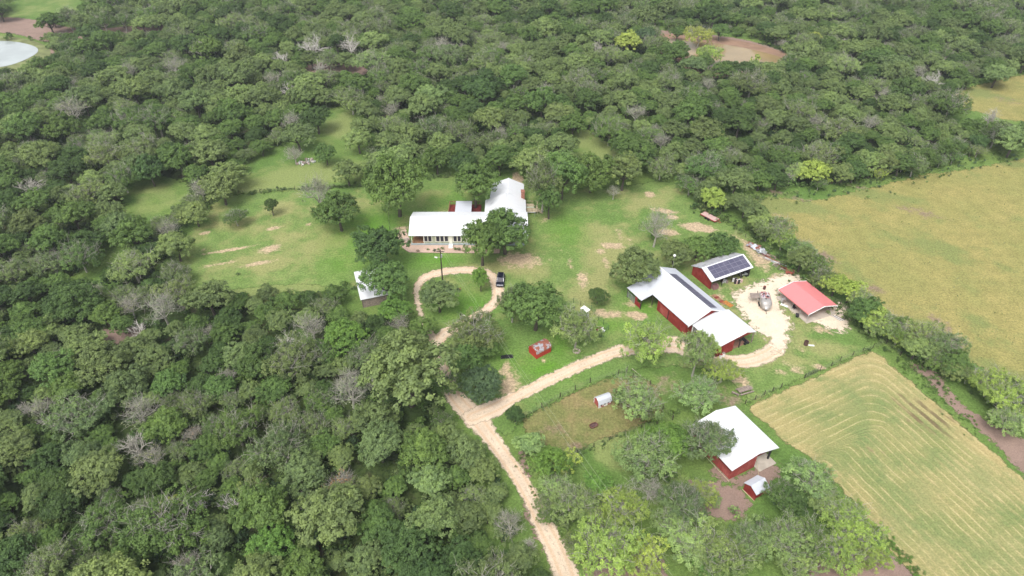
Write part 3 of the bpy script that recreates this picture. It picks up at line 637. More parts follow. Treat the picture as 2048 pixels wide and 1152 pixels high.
o = empty('junk_heap', inshed(sol, 7.6, -.2), R_(27), 'heap of white and dark red buckets and bags before the solar roofed shed', 'junk heap')
lumps('bucket', 15, 1.1, .7, [M_white, M_darkred, M_dark, M_white, M_pink], 3, o)
o = empty('junk_heap', inshed(sol, 4.7, .9), R_(27), 'grey clutter beside the post under the solar roofed shed', 'junk heap')
lumps('box', 9, .9, .8, [M_greywood, M_dark, M_galv, M_white], 4, o)
def quad(name, loc, rz, label, body, cat='quad bike'):
    o = empty(name, loc, rz, label, cat)
    m = MB(); m.extrude_y([(-.9, .45), (.95, .45), (.95, .7), (.5, .95), (.1, .8), (-.5, .85), (-.95, .75)], -.25, .25); m.build('body', body, o)
    MB().box(-.5, .15, -.18, .18, .85, .95).build('seat', M_black, o)
    m = MB(); m.tube((.55, -.35, 1.1), (.55, .35, 1.1), .03); m.tube((.5, 0, .8), (.55, 0, 1.1), .03); m.build('handlebar', M_black, o)
    for x in (-.62, .62):
        for y in (-.42, .42): MB().tube((x, y - .12, .28), (x, y + .12, .28), .28, n=14).build('wheel', M_black, o)
quad('quad_bike', inshed(sol, 10.3, .8), R_(15), 'silver grey utility vehicle parked at the right end of the solar roofed shed', M_galv)
quad('quad_bike', inshed(add, 8.3, .9), R_(118), 'dark quad bike parked under the right corner of the barn extension', M_dark)

# --- red carport
cp = empty('carport', (62.4, 110.4, 0), R_(23), 'open carport with bright red metal roof and white trim', 'carport')
CW, CL, CX, CZ = 7.6, 9.4, 3.85, 3.25
gable(cp, 0, CW, 0, CL, 2.3, 2.3, CX, CZ, M_red_roof)
m = MB()
for x in (0, CW): m.slab((x - .1 if x == 0 else x, 0, 2.3), (x if x == 0 else x + .1, 0, 2.3), (x if x == 0 else x + .1, CL, 2.3), (x - .1 if x == 0 else x, CL, 2.3), .22)
m.build('eave_sheet', M_red_roof, cp)
for y in (-.1, CL + .02):
    m = MB(); m.slab((-.12, y, 2.34), (CX, y, CZ + .05), (CX, y + .09, CZ + .05), (-.12, y + .09, 2.34), .16); m.slab((CX, y, CZ + .05), (CW + .12, y, 2.34), (CW + .12, y + .09, 2.34), (CX, y + .09, CZ + .05), .16)
    m.box(-.14, -.02, y, y + .09, 1.9, 2.3); m.box(CW + .02, CW + .14, y, y + .09, 1.9, 2.3); m.build('rake_trim', M_white, cp)
for y in (.1, 2.4, 4.7, 7.0, 9.3):
    for x in (.06, CW - .06): MB().tube((x, y, 0), (x, y, 2.2), .035, n=6).build('post', M_galv, cp)
MB().box(-.2, CW + .2, -.3, CL, .02, .17).build('slab', M_concrete, cp)
for k, (u, v, sx, sy, sz, mt, nm, lb, ct) in enumerate(((1588.5, 617, .8, .55, .75, M_black, 'folding_chair', 'black folding chair at the edge of the carport slab', 'chair'), (1594.5, 631.5, .75, .5, .35, M_black, 'storage_bin', 'black low bin nearest the front left post of the carport', 'bin'))):
    x, y = un(u, v, .3); o = empty(nm, (x, y, .17), R_(20 + 50 * k), lb, ct)
    if k == 0:
        MB().box(-.35, .35, -.3, .3, .38, .44).build('seat', mt, o); MB().slab((-.35, .3, .9), (.35, .3, .9), (.35, .38, .95), (-.35, .38, .95), .5).build('backrest', mt, o)
        for a in (-.3, .3):
            for b in (-.26, .28): MB().tube((a, b, 0), (a, b, .4), .025, n=5).build('leg', mt, o)
    else:
        MB().prism([(-.5, -.25), (.5, -.3), (.55, .25), (-.45, .3)], 0, .35).build('bin_body', mt, o); MB().box(-.55, .58, -.34, .34, .35, .41).build('lid', M_dark, o)
o = empty('metal_cabinet', un(1565, 606, 0) + (0,), R_(23), 'grey metal cabinet under the far left eave of the carport', 'cabinet')
MB().box(-.45, .45, -.3, .3, .17, 1.2).build('cabinet_body', M_galv, o); m = MB(); m.box(-.42, -.01, -.33, -.3, .2, 1.15); m.box(.01, .42, -.33, -.3, .2, 1.15); m.build('door', M_greywood, o)
o = empty('board', un(1568, 612, 0) + (.05,), R_(-40), 'white board lying left of the carport', 'board'); MB().slab((-.8, -.2, .1), (.8, -.2, .1), (.8, .2, .22), (-.8, .2, .22), .06).build('plank', M_white, o)
o = empty('board_pile', un(1675, 636, 0) + (0,), R_(-50), 'pile of green and white boards right of the carport', 'board pile')
for k in range(7): MB().box(-1.3 + .1 * k, 1.0 + .08 * k, -.6 + .17 * k, -.46 + .17 * k, .02 + .03 * (k % 3), .12 + .03 * (k % 3)).build('plank', (simple('dull green boards', (.12, .17, .14), .8), M_white, M_greywood)[k % 3], o)

# --- open barn with white roof (lower right) and the little red coop beside it
b3 = empty('open_red_barn', (35.8, 70.0, 0), R_(27.5), 'red barn with wide white roof beside the hay field', 'barn')
gable(b3, 0, 10.3, 0, 10.7, 2.8, 2.8, 5.6, 3.95, M_white_roof_y)
m = MB(); m.extrude_y([(.3, 0), (5.7, 0), (5.7, 3.85), (.3, 2.8)], .3, .42); m.box(.3, .42, .42, 10.3, 0, 2.75); m.box(5.6, 5.7, .42, 3, 0, 3.85); m.build('wall', M_red_dull, b3)
m = MB(); m.extrude_y([(5.8, 2.75), (10.0, 2.6), (10.0, 2.78), (5.8, 3.8)], .3, .4); m.build('gable_beam', M_darkred, b3)
MB().box(.05, .15, .2, 10.4, 2.3, 2.75).build('eave_board', M_darkred, b3)
for x, y in ((9.0, .5), (9.0, 5.2), (9.0, 10.2), (10.0, 2.0)): MB().box(x - .13, x + .13, y - .13, y + .13, 0, 2.75).build('post', M_dark, b3)
MB().box(5.8, 9.6, -.9, 10.2, .02, .16).build('slab', M_concrete, b3)
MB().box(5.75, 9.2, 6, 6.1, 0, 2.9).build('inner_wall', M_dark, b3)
m = MB(); m.tube((-.35, -.2, .55), (-.35, 6.5, .55), .05, n=5); m.tube((-.35, -.2, 0), (-.35, -.2, .6), .05, n=5); m.tube((-.35, 3, 0), (-.35, 3, .6), .05, n=5); m.build('rail', M_palewood, b3)
coop = empty('chicken_coop', (37.7, 68.4, 0), R_(-60), 'little red coop with pale roof before the open red barn', 'coop')
gable(coop, -.15, 2.6, -.15, 2.9, 1.8, 1.8, 1.2, 2.55, M_barn_roof)
m = MB(); gable_wall(m, 0, 2.45, 0, .1, 1.8, 1.8, 1.2, 2.45); gable_wall(m, 0, 2.45, 2.65, .1, 1.8, 1.8, 1.2, 2.45); m.box(0, .1, .1, 2.65, 0, 1.75); m.box(2.35, 2.45, .1, 2.65, .5, 1.75); m.build('wall', M_red_wall, coop)
m = MB(); m.box(-.08, 0, -.05, 2.8, 0, .12); m.box(-.05, 2.5, -.08, 0, 0, .12); m.build('sill_board', M_palewood, coop)
# rope of pale pipe between barn and coop
o = empty('water_pipe', un(1514, 942, 0) + (0,), 0, 'thin pale hose stretched from the open red barn to the coop', 'hose')
x0, y0 = un(1513, 922, .1); x1, y1 = un(1516, 957, 1.0); ox, oy = o.location.x, o.location.y
MB().tube((x0 - ox, y0 - oy, .2), (x1 - ox, y1 - oy, 1.6), .035, n=6).build('hose', simple('straw rope', (.50, .45, .26), .8), o)

# --- little barrel roofed shed
qs = empty('garden_shed', (3.4, 101.2, 0), R_(-54 + 0), 'small red shed with curved rusting tin roof near the loop', 'shed'); qs.scale = (.92, .92, .92)
W_, L_ = 2.7, 4.0
arc = [(W_ * .5 - (W_ * .5 + .08) * math.cos(math.pi * i / 10), 1.45 + 1.0 * math.sin(math.pi * i / 10)) for i in range(11)]
# here local x runs down the left end wall, local y along the shed
m = MB(); m.extrude_y([(0, 0), (W_, 0)] + [(x, z - .05) for x, z in arc[::-1]], 0, .1); m.extrude_y([(0, 0), (W_, 0)] + [(x, z - .05) for x, z in arc[::-1]], L_ - .1, L_)
m.box(0, .08, .1, L_ - .1, 0, 1.5); m.box(W_ - .08, W_, .1, L_ - .1, 0, 1.5); m.build('wall', simple('bright red board', (.42, .045, .03), .7, var=.15), qs)
m = MB(); out = [(W_ * .5 - (W_ * .5 + .14) * math.cos(math.pi * i / 10), 1.45 + 1.06 * math.sin(math.pi * i / 10)) for i in range(11)]
m.extrude_y(out + arc[::-1], -.08, L_ + .08); m.build('roof', M_rust_roof, qs)
# playhouse barn
ph = empty('playhouse', un(1197, 817, 0) + (0,), R_(25), 'tiny red and white barn shaped playhouse in the paddock', 'playhouse')
PW, PL = 1.7, 2.7
prof = [(0, .95), (.3, 1.6), (PW / 2, 1.95), (PW - .3, 1.6), (PW, .95)]
m = MB(); m.extrude_x([(0, 0)] + prof + [(PW, 0)], .02, .1); m.extrude_x([(0, 0)] + prof + [(PW, 0)], PL - .1, PL - .02); m.build('end_wall', M_red_dull, ph)
m = MB(); m.box(.1, PL - .1, 0, .08, 0, .98); m.box(.1, PL - .1, PW - .08, PW, 0, .98); m.box(-.02, .04, -.02, .1, 0, .98); m.box(-.02, .04, PW - .1, PW + .02, 0, .98); m.build('wall', M_white, ph)
m = MB(); o2 = [(-.12, .88), (.22, 1.66), (PW / 2, 2.03), (PW - .22, 1.66), (PW + .12, .88)]
m.extrude_x(o2 + prof[::-1], -.08, PL + .08); m.build('roof', M_barn_roof, ph)
for x in (.55, 1.3, 2.05): 
    f = MB().box(x - .17, x + .17, -.03, 0, .5, .85).build('window', M_dark, ph)
for x in (.75, 2.2): MB().box(x - .3, x + .3, -.16, -.035, .3, .42).build('window_box', M_redmetal, ph)
m = MB(); m.slab((-.1, PW / 2, 2.05), (-.1, .22, 1.68), (-.06, .22, 1.68), (-.06, PW / 2, 2.05), .1); m.slab((-.1, .22, 1.68), (-.1, -.1, .95), (-.06, -.1, .95), (-.06, .22, 1.68), .1); m.slab((-.1, PW / 2, 2.05), (-.1, PW - .22, 1.68), (-.06, PW - .22, 1.68), (-.06, PW / 2, 2.05), .1); m.slab((-.1, PW - .22, 1.68), (-.1, PW + .1, .95), (-.06, PW + .1, .95), (-.06, PW - .22, 1.68), .1)
m.build('trim', M_white, ph)
# storage building left of the loop
ws = empty('pale_roofed_shed', (-32.6, 115.0, 0), R_(18), 'shed with plain white roof mostly hidden by trees left of the loop', 'shed')
MB().slab((0, 0, 2.5), (6.0, 0, 2.6), (6.0, 10.3, 2.9), (0, 10.3, 2.8), .1).build('roof', M_white_roof_y, ws)
m = MB(); m.box(.3, .42, .3, 10, 0, 2.5); m.box(.3, 5.8, .3, .42, 0, 2.45); m.box(5.7, 5.82, .3, 10, 0, 2.5); m.box(.3, 5.8, 9.9, 10.02, 0, 2.6); m.build('wall', M_greywood, ws)

# ------------------------------------------------------------------ vehicles and yard objects
# rounded old travel trailer
x0, y0 = un(1532, 622, .5); x1, y1 = un(1529, 582, 2.3)
TL = math.hypot(x1 - x0, y1 - y0); ta = math.atan2(y1 - y0, x1 - x0)
tr = empty('travel_trailer', (x0, y0, 0), ta, 'old rounded silver travel trailer with patched rusty roof in the yard', 'trailer')
def M_hull():
    t = NT('dulled aluminium hull'); o = t.obj()
    sx = t.n('SeparateXYZ'); t.l(o, sx.inputs[0])
    c = t.mix(t.noise(1.2, 5, .65, o, .35, .7), (.42, .40, .38), (.28, .26, .24))
    top = t.math('MULTIPLY', t.ramp(sx.outputs[2], 2.1, 2.3), t.ramp(sx.outputs[0], 1.7, 2.3))
    pt = t.mix(t.noise(2.2, 4, .6, o, .48, .52), (.66, .62, .62), (.36, .13, .11)); pt = t.mix(t.noise(1.3, 4, .6, o, .58, .62), pt, (.20, .16, .27))
    return t.bsdf(t.mix(top, c, pt), .42, .5, .35)
nseg, nr = 22, 20; V = []; F = []
for i in range(nseg + 1):
    f = i / nseg; x = TL * f
    k = min(1, math.sqrt(max(0, 1 - (1 - min(f / .30, 1)) ** 2)) + .02) * (min(1, math.sqrt(max(0, 1 - (1 - min((1 - f) / .14, 1)) ** 2)) + .05))
    hw = 1.22 * max(.12, k ** .8); zt = .55 + 1.95 * max(.15, k ** .7); zb = .42 + .25 * (1 - k)
    for j in range(nr):
        a = 2 * math.pi * j / nr; ca, sa = math.cos(a), math.sin(a)
        V.append((x, hw * math.copysign(abs(ca) ** .7, ca), (zt + zb) / 2 + (zt - zb) / 2 * math.copysign(abs(sa) ** .75, sa)))
for i in range(nseg):
    for j in range(nr): F.append((i * nr + j, i * nr + (j + 1) % nr, (i + 1) * nr + (j + 1) % nr, (i + 1) * nr + j))
me = bpy.data.meshes.new('hull'); me.from_pydata(V, [], F + [tuple(range(nr)), tuple(range(nseg * nr, nseg * nr + nr))[::-1]])
for p_ in me.polygons: p_.use_smooth = True
mesh_obj('hull', me, M_hull(), tr)
for x in (TL * .45, TL * .58):
    for y in (-1.1, 1.1): MB().tube((x, y - .1, .33), (x, y + .1, .33), .33, n=14).build('wheel', M_black, tr)
for x in (2.6, 3.7, 4.8): MB().box(x, x + .7, 1.19, 1.24, 1.3, 1.75).build('window', M_glass, tr)
MB().box(3.5, 4.2, .9, 1.3, .5, 1.0).build('wheel_cover', M_white, tr)
for x, y in ((2.6, -.3), (3.4, .35), (1.7, .15)): MB().box(x - .18, x + .18, y - .18, y + .18, 2.46 if x > 2 else 2.3, 2.58 if x > 2 else 2.5).build('roof_vent', M_dark, tr)
m = MB(); m.tube((0.2, 0, .45), (-.9, 0, .42), .05); m.build('hitch', M_dark, tr)
m = MB(); m.slab((TL - 2.2, 1.25, 2.0), (TL - .5, 1.25, 2.0), (TL - .5, 3.1, 1.8), (TL - 2.2, 3.1, 1.8), .06); m.build('awning', simple('brown canvas', (.22, .18, .155), .9), tr)
for x in (TL - 2.15, TL - .55): MB().tube((x, 3.05, 0), (x, 3.05, 1.78), .03, n=5).build('awning_pole', M_galv, tr)
o = empty('barrel', un(1528, 579, 0) + (0,), 0, 'dark rusty barrel behind the old travel trailer', 'barrel')
m = MB(); m.tube((0, 0, 0), (0, 0, .9), .3, n=16); m.tube((0, 0, .3), (0, 0, .33), .315, n=16); m.tube((0, 0, .6), (0, 0, .63), .315, n=16); m.build('barrel_body', M_barrel, o); MB().tube((0, 0, .9), (0, 0, .93), .28, n=16).build('lid', M_darkred, o)
# burn barrel
o = empty('burn_barrel', un(1611, 690, 0) + (0,), 0, 'open blackened burn barrel on the grass below the carport', 'barrel')
m = MB(); n_ = 18
V = []; F = []
for r, z in ((.42, 0), (.44, .35), (.42, .36), (.44, 1.05), (.40, 1.05), (.39, .15), (0.01, .15)):
    V += [(r * math.cos(2 * math.pi * i / n_), r * math.sin(2 * math.pi * i / n_), z) for i in range(n_)]
for k in range(6):
    for i in range(n_): F.append((k * n_ + i, k * n_ + (i + 1) % n_, (k + 1) * n_ + (i + 1) % n_, (k + 1) * n_ + i))
m.add(V, F); m.build('barrel_body', M_barrel, o)
o = empty('board', un(1622, 691.5, 0) + (.0,), R_(-8), 'white board lying beside the burn barrel', 'board'); MB().slab((-.55, -.15, .12), (.6, -.22, .16), (.6, .2, .16), (-.55, .18, .12), .05).build('plank', M_white, o)

# dark car by the loop
def car(loc, rz, label):
    o = empty('parked_car', loc, rz, label, 'car')
    paint = simple('dark blue car paint', (.012, .014, .028), .25, .6, .2, var=.1)
    secs = [(-2.3, .62, .45, .75), (-2.22, .86, .35, .95), (-1.7, .93, .28, 1.02), (0, .95, .26, 1.05), (1.3, .94, .28, 1.0), (2.05, .88, .32, .9), (2.28, .66, .42, .72)]
    V = []; F = []
    for x, hw, zb, zt in secs:
        V += [(x, -hw, zb), (x, -hw * 1.0, (zb + zt) / 2), (x, -hw * .93, zt), (x, hw * .93, zt), (x, hw, (zb + zt) / 2), (x, hw, zb)]
    for i in range(len(secs) - 1):
        for j in range(6): F.append((i * 6 + j, i * 6 + (j + 1) % 6, (i + 1) * 6 + (j + 1) % 6, (i + 1) * 6 + j))
    F += [tuple(range(6)), tuple(range(36, 42))[::-1]]
    MB().add(V, F).build('body', paint, o)
    V = [(-2.1, -.8, 1.0), (-2.1, .8, 1.0), (-1.65, -.66, 1.6), (-1.65, .66, 1.6), (.35, -.66, 1.64), (.35, .66, 1.64), (1.15, -.8, 1.02), (1.15, .8, 1.02)]
    MB().add(V, [(0, 1, 3, 2), (4, 5, 7, 6), (0, 2, 4, 6), (1, 7, 5, 3), (0, 6, 7, 1)]).build('window', M_glass, o)
    MB().slab((-1.7, -.68, 1.66), (.4, -.68, 1.7), (.4, .68, 1.7), (-1.7, .68, 1.66), .05).build('roof', paint, o)
    m = MB(); 
    for y in (-.64, .6): m.box(-1.5, .2, y, y + .04, 1.7, 1.75)
    m.build('roof_rail', M_galv, o)
    m = MB(); m.slab((.42, -.72, 1.66), (1.2, -.82, 1.06), (1.2, -.76, 1.06), (.42, -.66, 1.66), .05); m.slab((.42, .66, 1.66), (1.2, .76, 1.06), (1.2, .82, 1.06), (.42, .72, 1.66), .05); m.build('window_trim', M_galv, o)
    for x in (-1.4, 1.4):
        for y in (-.86, .86):
            wh = MB().tube((x, y - .11, .34), (x, y + .11, .34), .34, n=18).build('wheel', M_black, o); MB().tube((x, y - .12 if y < 0 else y + .1, .34), (x, y - .1 if y < 0 else y + .12, .34), .2, n=12).build('rim', M_galv, wh)
    for y in (-.62, .62): MB().box(2.2, 2.27, y - .16, y + .16, .62, .74).build('headlight', M_galv, o); MB().box(-2.3, -2.24, y - .14, y + .14, .75, .95).build('taillight', M_redmetal, o)
    return o
cx, cy = un(1001, 559, .8)
car((cx, cy, 0), R_(-93), 'dark blue car parked at the right side of the driveway loop')

# dogs on the lawn
def dog(loc, rz, sc, label, mat):
    me = bpy.data.meshes.new('body')
    V = [(0, 0, .50), (.28, 0, .50), (.46, 0, .58), (.58, 0, .72), (.76, 0, .70), (-.28, 0, .50), (-.5, 0, .60), (-.66, 0, .74),
         (.26, .11, .34), (.27, .11, .18), (.25, .11, .03), (.26, -.11, .34), (.27, -.11, .18), (.30, -.11, .03),
         (-.30, .11, .36), (-.40, .11, .2), (-.35, .11, .03), (-.30, -.11, .36), (-.38, -.11, .2), (-.28, -.11, .03), (.56, .07, .84), (.56, -.07, .84)]
    E_ = [(0, 1), (1, 2), (2, 3), (3, 4), (0, 5), (5, 6), (6, 7), (1, 8), (8, 9), (9, 10), (1, 11), (11, 12), (12, 13), (5, 14), (14, 15), (15, 16), (5, 17), (17, 18), (18, 19), (3, 20), (3, 21)]
    rad = [.15, .17, .12, .11, .05, .14, .04, .025, .075, .045, .04, .075, .045, .04, .085, .045, .04, .085, .045, .04, .03, .03]
    me.from_pydata(V, E_, []); o = mesh_obj('dog', me, mat); o.location = loc; o.rotation_euler = (0, 0, rz); o.scale = (sc,) * 3
    o.modifiers.new('skin', 'SKIN')
    for i, r in enumerate(rad): me.skin_vertices[0].data[i].radius = (r, r)
    me.skin_vertices[0].data[0].use_root = True
    o.modifiers.new('sub', 'SUBSURF').levels = 2; o.modifiers['sub'].render_levels = 2
    tag(o, label, 'dog'); return o
def coat(name, a, b, k):
    t = NT(name); ob = t.obj(); sx = t.n('SeparateXYZ'); t.l(ob, sx.inputs[0])
    return t.bsdf(t.mix(t.ramp(t.math('ADD', sx.outputs[0], t.math('MULTIPLY', t.noise(3, 2, .5, ob), .3)), k, k + .06), a, b), .9, .1)
dog(un(918, 581, 0) + (0,), R_(200), 1.0, 'brown and black dog on the grass inside the loop', coat('brown and black coat', (.25, .13, .07), (.02, .018, .016), .0))
dog(un(926.5, 634, 0) + (0,), R_(160), 1.0, 'black and white dog on the grass near the gravel', coat('black and white coat', (.75, .72, .66), (.015, .015, .015), .1))

# utility pole, its lamp and the two wires
px_, py_ = un(885, 560, 0); ptop = zat(px_, py_, 500)
up = empty('utility_pole', (px_, py_, 0), 0, 'tall dark wooden utility pole inside the driveway loop', 'utility pole')
MB().tube((0, 0, 0), (0, 0, ptop), .17, .11, n=10).build('pole', M_post, up)
MB().box(-.9, .9, -.07, .07, ptop - .5, ptop - .36).build('crossarm', M_post, up)
m = MB(); m.tube((0, -.1, ptop - 1.9), (-.9, -.35, ptop - 1.7), .03, n=5); lampa = m.build('lamp_arm', M_galv, up)
m = MB(); m.tube((-.9, -.35, ptop - 1.82), (-.9, -.35, ptop - 1.62), .22, .14, n=12); m.box(-1.35, -.85, -.47, -.23, ptop - 1.72, ptop - 1.62); m.build('lamp_head', M_white, lampa)
MB().tube((.22, 0, ptop - 2.0), (.22, 0, ptop - 1.2), .16, n=12).build('transformer', M_galv, up)
for x in (-.8, 0, .8): MB().tube((x, 0, ptop - .36), (x, 0, ptop - .16), .05, n=8).build('insulator', M_cream, up)
for k, (sx, eu) in enumerate(((.35, 1385), (.8, 1405))):
    A = Vector((px_ + sx, py_, ptop - .3)); ex, ey = un(eu, 1230, 8.0); B = Vector((ex, ey, 8.0)); o = empty('overhead_wire', A, 0, ['left one of two thin overhead wires crossing from the pole to the bottom edge', 'right one of two thin overhead wires crossing from the pole to the bottom edge'][k], 'wire')
    m = MB(); N = 24; P = [A.lerp(B, i / N) - Vector((0, 0, 2.2 * 4 * (i / N) * (1 - i / N))) - A for i in range(N + 1)]
    for i in range(N): m.tube(P[i], P[i + 1], .013, n=4, cap=False)
    m.build('wire', simple('bare aluminium wire', (.34, .38, .25), .5), o)
# thin mast with a white globe behind the long barn
mx, my = un(1342, 552, 0); mt = zat(mx, my, 511)
o = empty('yard_light', (mx, my, 0), 0, 'thin pale mast with a white globe behind the long barn', 'yard light')
MB().tube((0, 0, 0), (0, 0, mt), .06, .04, n=8).build('mast', M_galv, o)
m = MB(); 
for i in range(6):
    a0, a1 = math.pi * i / 6, math.pi * (i + 1) / 6
    m.tube((0, 0, mt - .32 * math.cos(a0)), (0, 0, mt - .32 * math.cos(a1)), max(.32 * math.sin(a0), .01), max(.32 * math.sin(a1), .01), n=14, cap=False)
m.build('globe', M_white, o, smooth=True)

# picnic table and bench by the hay field gate
o = empty('picnic_table', un(1489, 784, 0) + (0,), R_(20), 'long grey wooden picnic table near the corner of the hay field', 'table')
m = MB()
for k in range(5): m.box(-1.5, 1.5, -.42 + .17 * k, -.27 + .17 * k, .72, .77)
m.build('tabletop', M_greywood, o)
for y in (-.85, .68): MB().box(-1.5, 1.5, y, y + .26, .42, .47).build('seat', M_greywood, o)
for x in (-1.1, 1.1): m = MB(); m.slab((x, -.8, .44), (x + .08, -.8, .44), (x + .08, .85, .44), (x, .85, .44), .08); m.tube((x, -.6, 0), (x, -.25, .72), .045, n=4); m.tube((x, .6, 0), (x, .25, .72), .045, n=4); m.build('leg', M_greywood, o)
o = empty('bench', un(1470, 790, 0) + (0,), R_(-38), 'short grey bench left of the picnic table', 'bench')
MB().box(-.7, .7, -.2, .2, .42, .5).build('seat', M_greywood, o)
for x in (-.6, .52): MB().box(x, x + .08, -.18, .18, 0, .42).build('leg', M_greywood, o)
# flatbed trailer on the grass by the hedgerow
o = empty('flatbed_trailer', un(1419, 437, 0) + (0,), R_(-52), 'low reddish flatbed trailer with pale boards by the hedgerow', 'trailer')
m = MB()
for k in range(8): m.box(-2.3, 2.3, -.9 + .225 * k, -.69 + .225 * k, .62, .68)
m.build('deck', M_pink, o)
m = MB(); m.box(-2.4, 2.4, -1.0, -.92, .42, .64); m.box(-2.4, 2.4, .92, 1.0, .42, .64); m.box(-2.4, -2.3, -.92, .92, .42, .64); m.box(2.3, 2.4, -.92, .92, .42, .64); m.tube((2.4, .5, .5), (3.5, 0, .45), .05, n=5); m.tube((2.4, -.5, .5), (3.5, 0, .45), .05, n=5); m.build('frame', M_redmetal, o)
for x in (-.4, .45):
    for y in (-1.12, 1.12): MB().tube((x, y - .1, .36), (x, y + .1, .36), .36, n=14).build('wheel', M_black, o)
# scrap row along the hedgerow
for k, (u, v, a, s_, mt_, lb) in enumerate(((1508, 492, -35, 1.7, M_rust_roof, 'crumpled pale roofing sheet at the top of the scrap row'), (1515, 497, -50, 1.5, M_barn_roof, 'second pale roofing sheet in the scrap row, overlapping the first'), (1523, 504, -30, 1.2, M_galv, 'small bluish metal sheet next to the timber pile'))):
    o = empty('roofing_sheet', un(u, v, .3) + (0,), R_(a), lb, 'metal sheet')
    V = []; F = []; rr = random.Random(k); nx_, ny_ = 9, 6
    for j in range(ny_):
        for i in range(nx_): V.append(((i / (nx_ - 1) - .5) * 2 * s_, (j / (ny_ - 1) - .5) * 1.3 * s_, .35 + .16 * k * .3 + rr.uniform(-.09, .09) + .12 * math.sin(i * 1.1 + k)))
    F = [(j * nx_ + i, j * nx_ + i + 1, (j + 1) * nx_ + i + 1, (j + 1) * nx_ + i) for j in range(ny_ - 1) for i in range(nx_ - 1)]
    sh = MB().add(V, F).build('sheet', mt_, o); sh.modifiers.new('t', 'SOLIDIFY').thickness = .03
    MB().box(-.6 * s_, .6 * s_, -.3, .3, 0, .22).build('support', M_dark, o)
def pole_pile(u, v, a, n, ln, wd, mats, lb, seed, name='timber_pile', part='pole'):
    o = empty(name, un(u, v, 0) + (0,), R_(a), lb, 'timber pile'); rr = random.Random(seed)
    for k in range(n):
        y = rr.uniform(-wd, wd); z = .08 + .14 * (k % 4) * max(0, 1 - abs(y) / wd); l_ = ln * rr.uniform(.5, 1.05); sft = rr.uniform(-.5, .5); t_ = rr.uniform(-.16, .16)
        MB().tube((-l_ / 2 + sft, y - t_ * l_ / 2, z), (l_ / 2 + sft, y + t_ * l_ / 2, z + rr.uniform(-.0, .12)), rr.uniform(.05, .1), n=6).build(part, mats[k % len(mats)], o)
pole_pile(1534, 514, -50, 22, 3.6, 1.3, [M_greywood, M_palewood, M_darkred, M_greywood, M_stone], 'loose pile of grey and pale poles between metal sheets and logs', 5)
pole_pile(1549, 524, -42, 14, 5.5, .6, [M_galv, M_greywood, M_wood], 'long thin pipes and boards lying along the hedgerow behind the piles', 6, part='pipe')
pole_pile(1557, 531, 38, 14, 2.6, 1.4, [M_greywood, M_stone, M_greywood], 'row of short grey logs laid side by side before the red wagon', 7, part='log')
pole_pile(1568, 538, -45, 8, 3.2, .6, [M_greywood, M_darkred], 'grey planks between the logs and the red wagon', 8, part='plank')
o = empty('red_wagon', un(1579, 547, 0) + (0,), R_(-20), 'small rusty red wagon at the lower end of the scrap row', 'wagon')
m = MB(); m.box(-.95, .95, -.65, .65, .45, .52); m.box(-.95, .95, -.65, -.6, .52, .8); m.box(-.95, .95, .6, .65, .52, .8); m.box(-.95, -.9, -.6, .6, .52, .8); m.box(.9, .95, -.6, .6, .52, .8); m.build('bed', simple('rusty red sheet', (.30, .085, .06), .8), o)
for x in (-.6, .6):
    for y in (-.72, .72): MB().tube((x, y - .05, .28), (x, y + .05, .28), .28, n=12).build('wheel', M_rust, o)
# pallets beside the barn
o = empty('pallet_stack', un(1436, 598, 0) + (0,), R_(-62), 'leaning rusty brown pallets along the far side of the long barn', 'pallets')
for k in range(5):
    m = MB(); 
    for j in range(5): m.box(-1.6 + k * .8, -.95 + k * .8, -.5 + .22 * j, -.38 + .22 * j, .12 + .05 * (k % 2), .16 + .05 * (k % 2))
    for j in range(3): m.box(-1.6 + k * .8 + .28 * j, -1.52 + k * .8 + .28 * j, -.5, .5, .02, .12)
    m.build('pallet', M_redmetal if k % 2 else simple('tan timber', (.34, .19, .11), .85), o)
o = empty('orange_pallet', un(1455.5, 609, 0) + (0,), R_(-55), 'bright orange slatted pallet near the far corner of the long barn', 'pallet')
m = MB(); 
for j in range(6): m.box(-1.1, 1.1, -.5 + .2 * j, -.38 + .2 * j, .14, .19)
m.build('slats', M_orange, o); m = MB(); [m.box(x, x + .1, -.5, .62, 0, .14) for x in (-1.05, -.05, .95)]; m.build('bearer', M_orange, o)
# water trough in the paddock
o = empty('trough', un(1187, 853, 0) + (0,), R_(28), 'rusty brown oval trough on the ground in the paddock', 'trough')
V = []; F = []; n_ = 20
for (a, b, z) in ((.72, .42, 0), (.78, .48, .42), (.84, .54, .42), (.84, .54, .36), (.70, .40, .12), (.02, .02, .12)):
    for i in range(n_):
        t_ = 2 * math.pi * i / n_; V.append((a * math.copysign(abs(math.cos(t_)) ** .7, math.cos(t_)), b * math.copysign(abs(math.sin(t_)) ** .7, math.sin(t_)), z))
for k in range(2): 
    for i in range(n_): F.append((k * n_ + i, k * n_ + (i + 1) % n_, (k + 1) * n_ + (i + 1) % n_, (k + 1) * n_ + i))
for i in range(n_): F.append((1 * n_ + i, 1 * n_ + (i + 1) % n_, 4 * n_ + (i + 1) % n_, 4 * n_ + i)); F.append((4 * n_ + i, 4 * n_ + (i + 1) % n_, 5 * n_ + (i + 1) % n_, 5 * n_ + i))
MB().add(V, F).build('basin', M_barrel, o); m = MB()
for i in range(n_):
    a = 2 * math.pi * i / n_; b = 2 * math.pi * (i + 1) / n_; m.tube((.8 * math.copysign(abs(math.cos(a)) ** .7, math.cos(a)), .5 * math.copysign(abs(math.sin(a)) ** .7, math.sin(a)), .43), (.8 * math.copysign(abs(math.cos(b)) ** .7, math.cos(b)), .5 * math.copysign(abs(math.sin(b)) ** .7, math.sin(b)), .43), .04, n=5)
m.build('rim', M_rust, o)
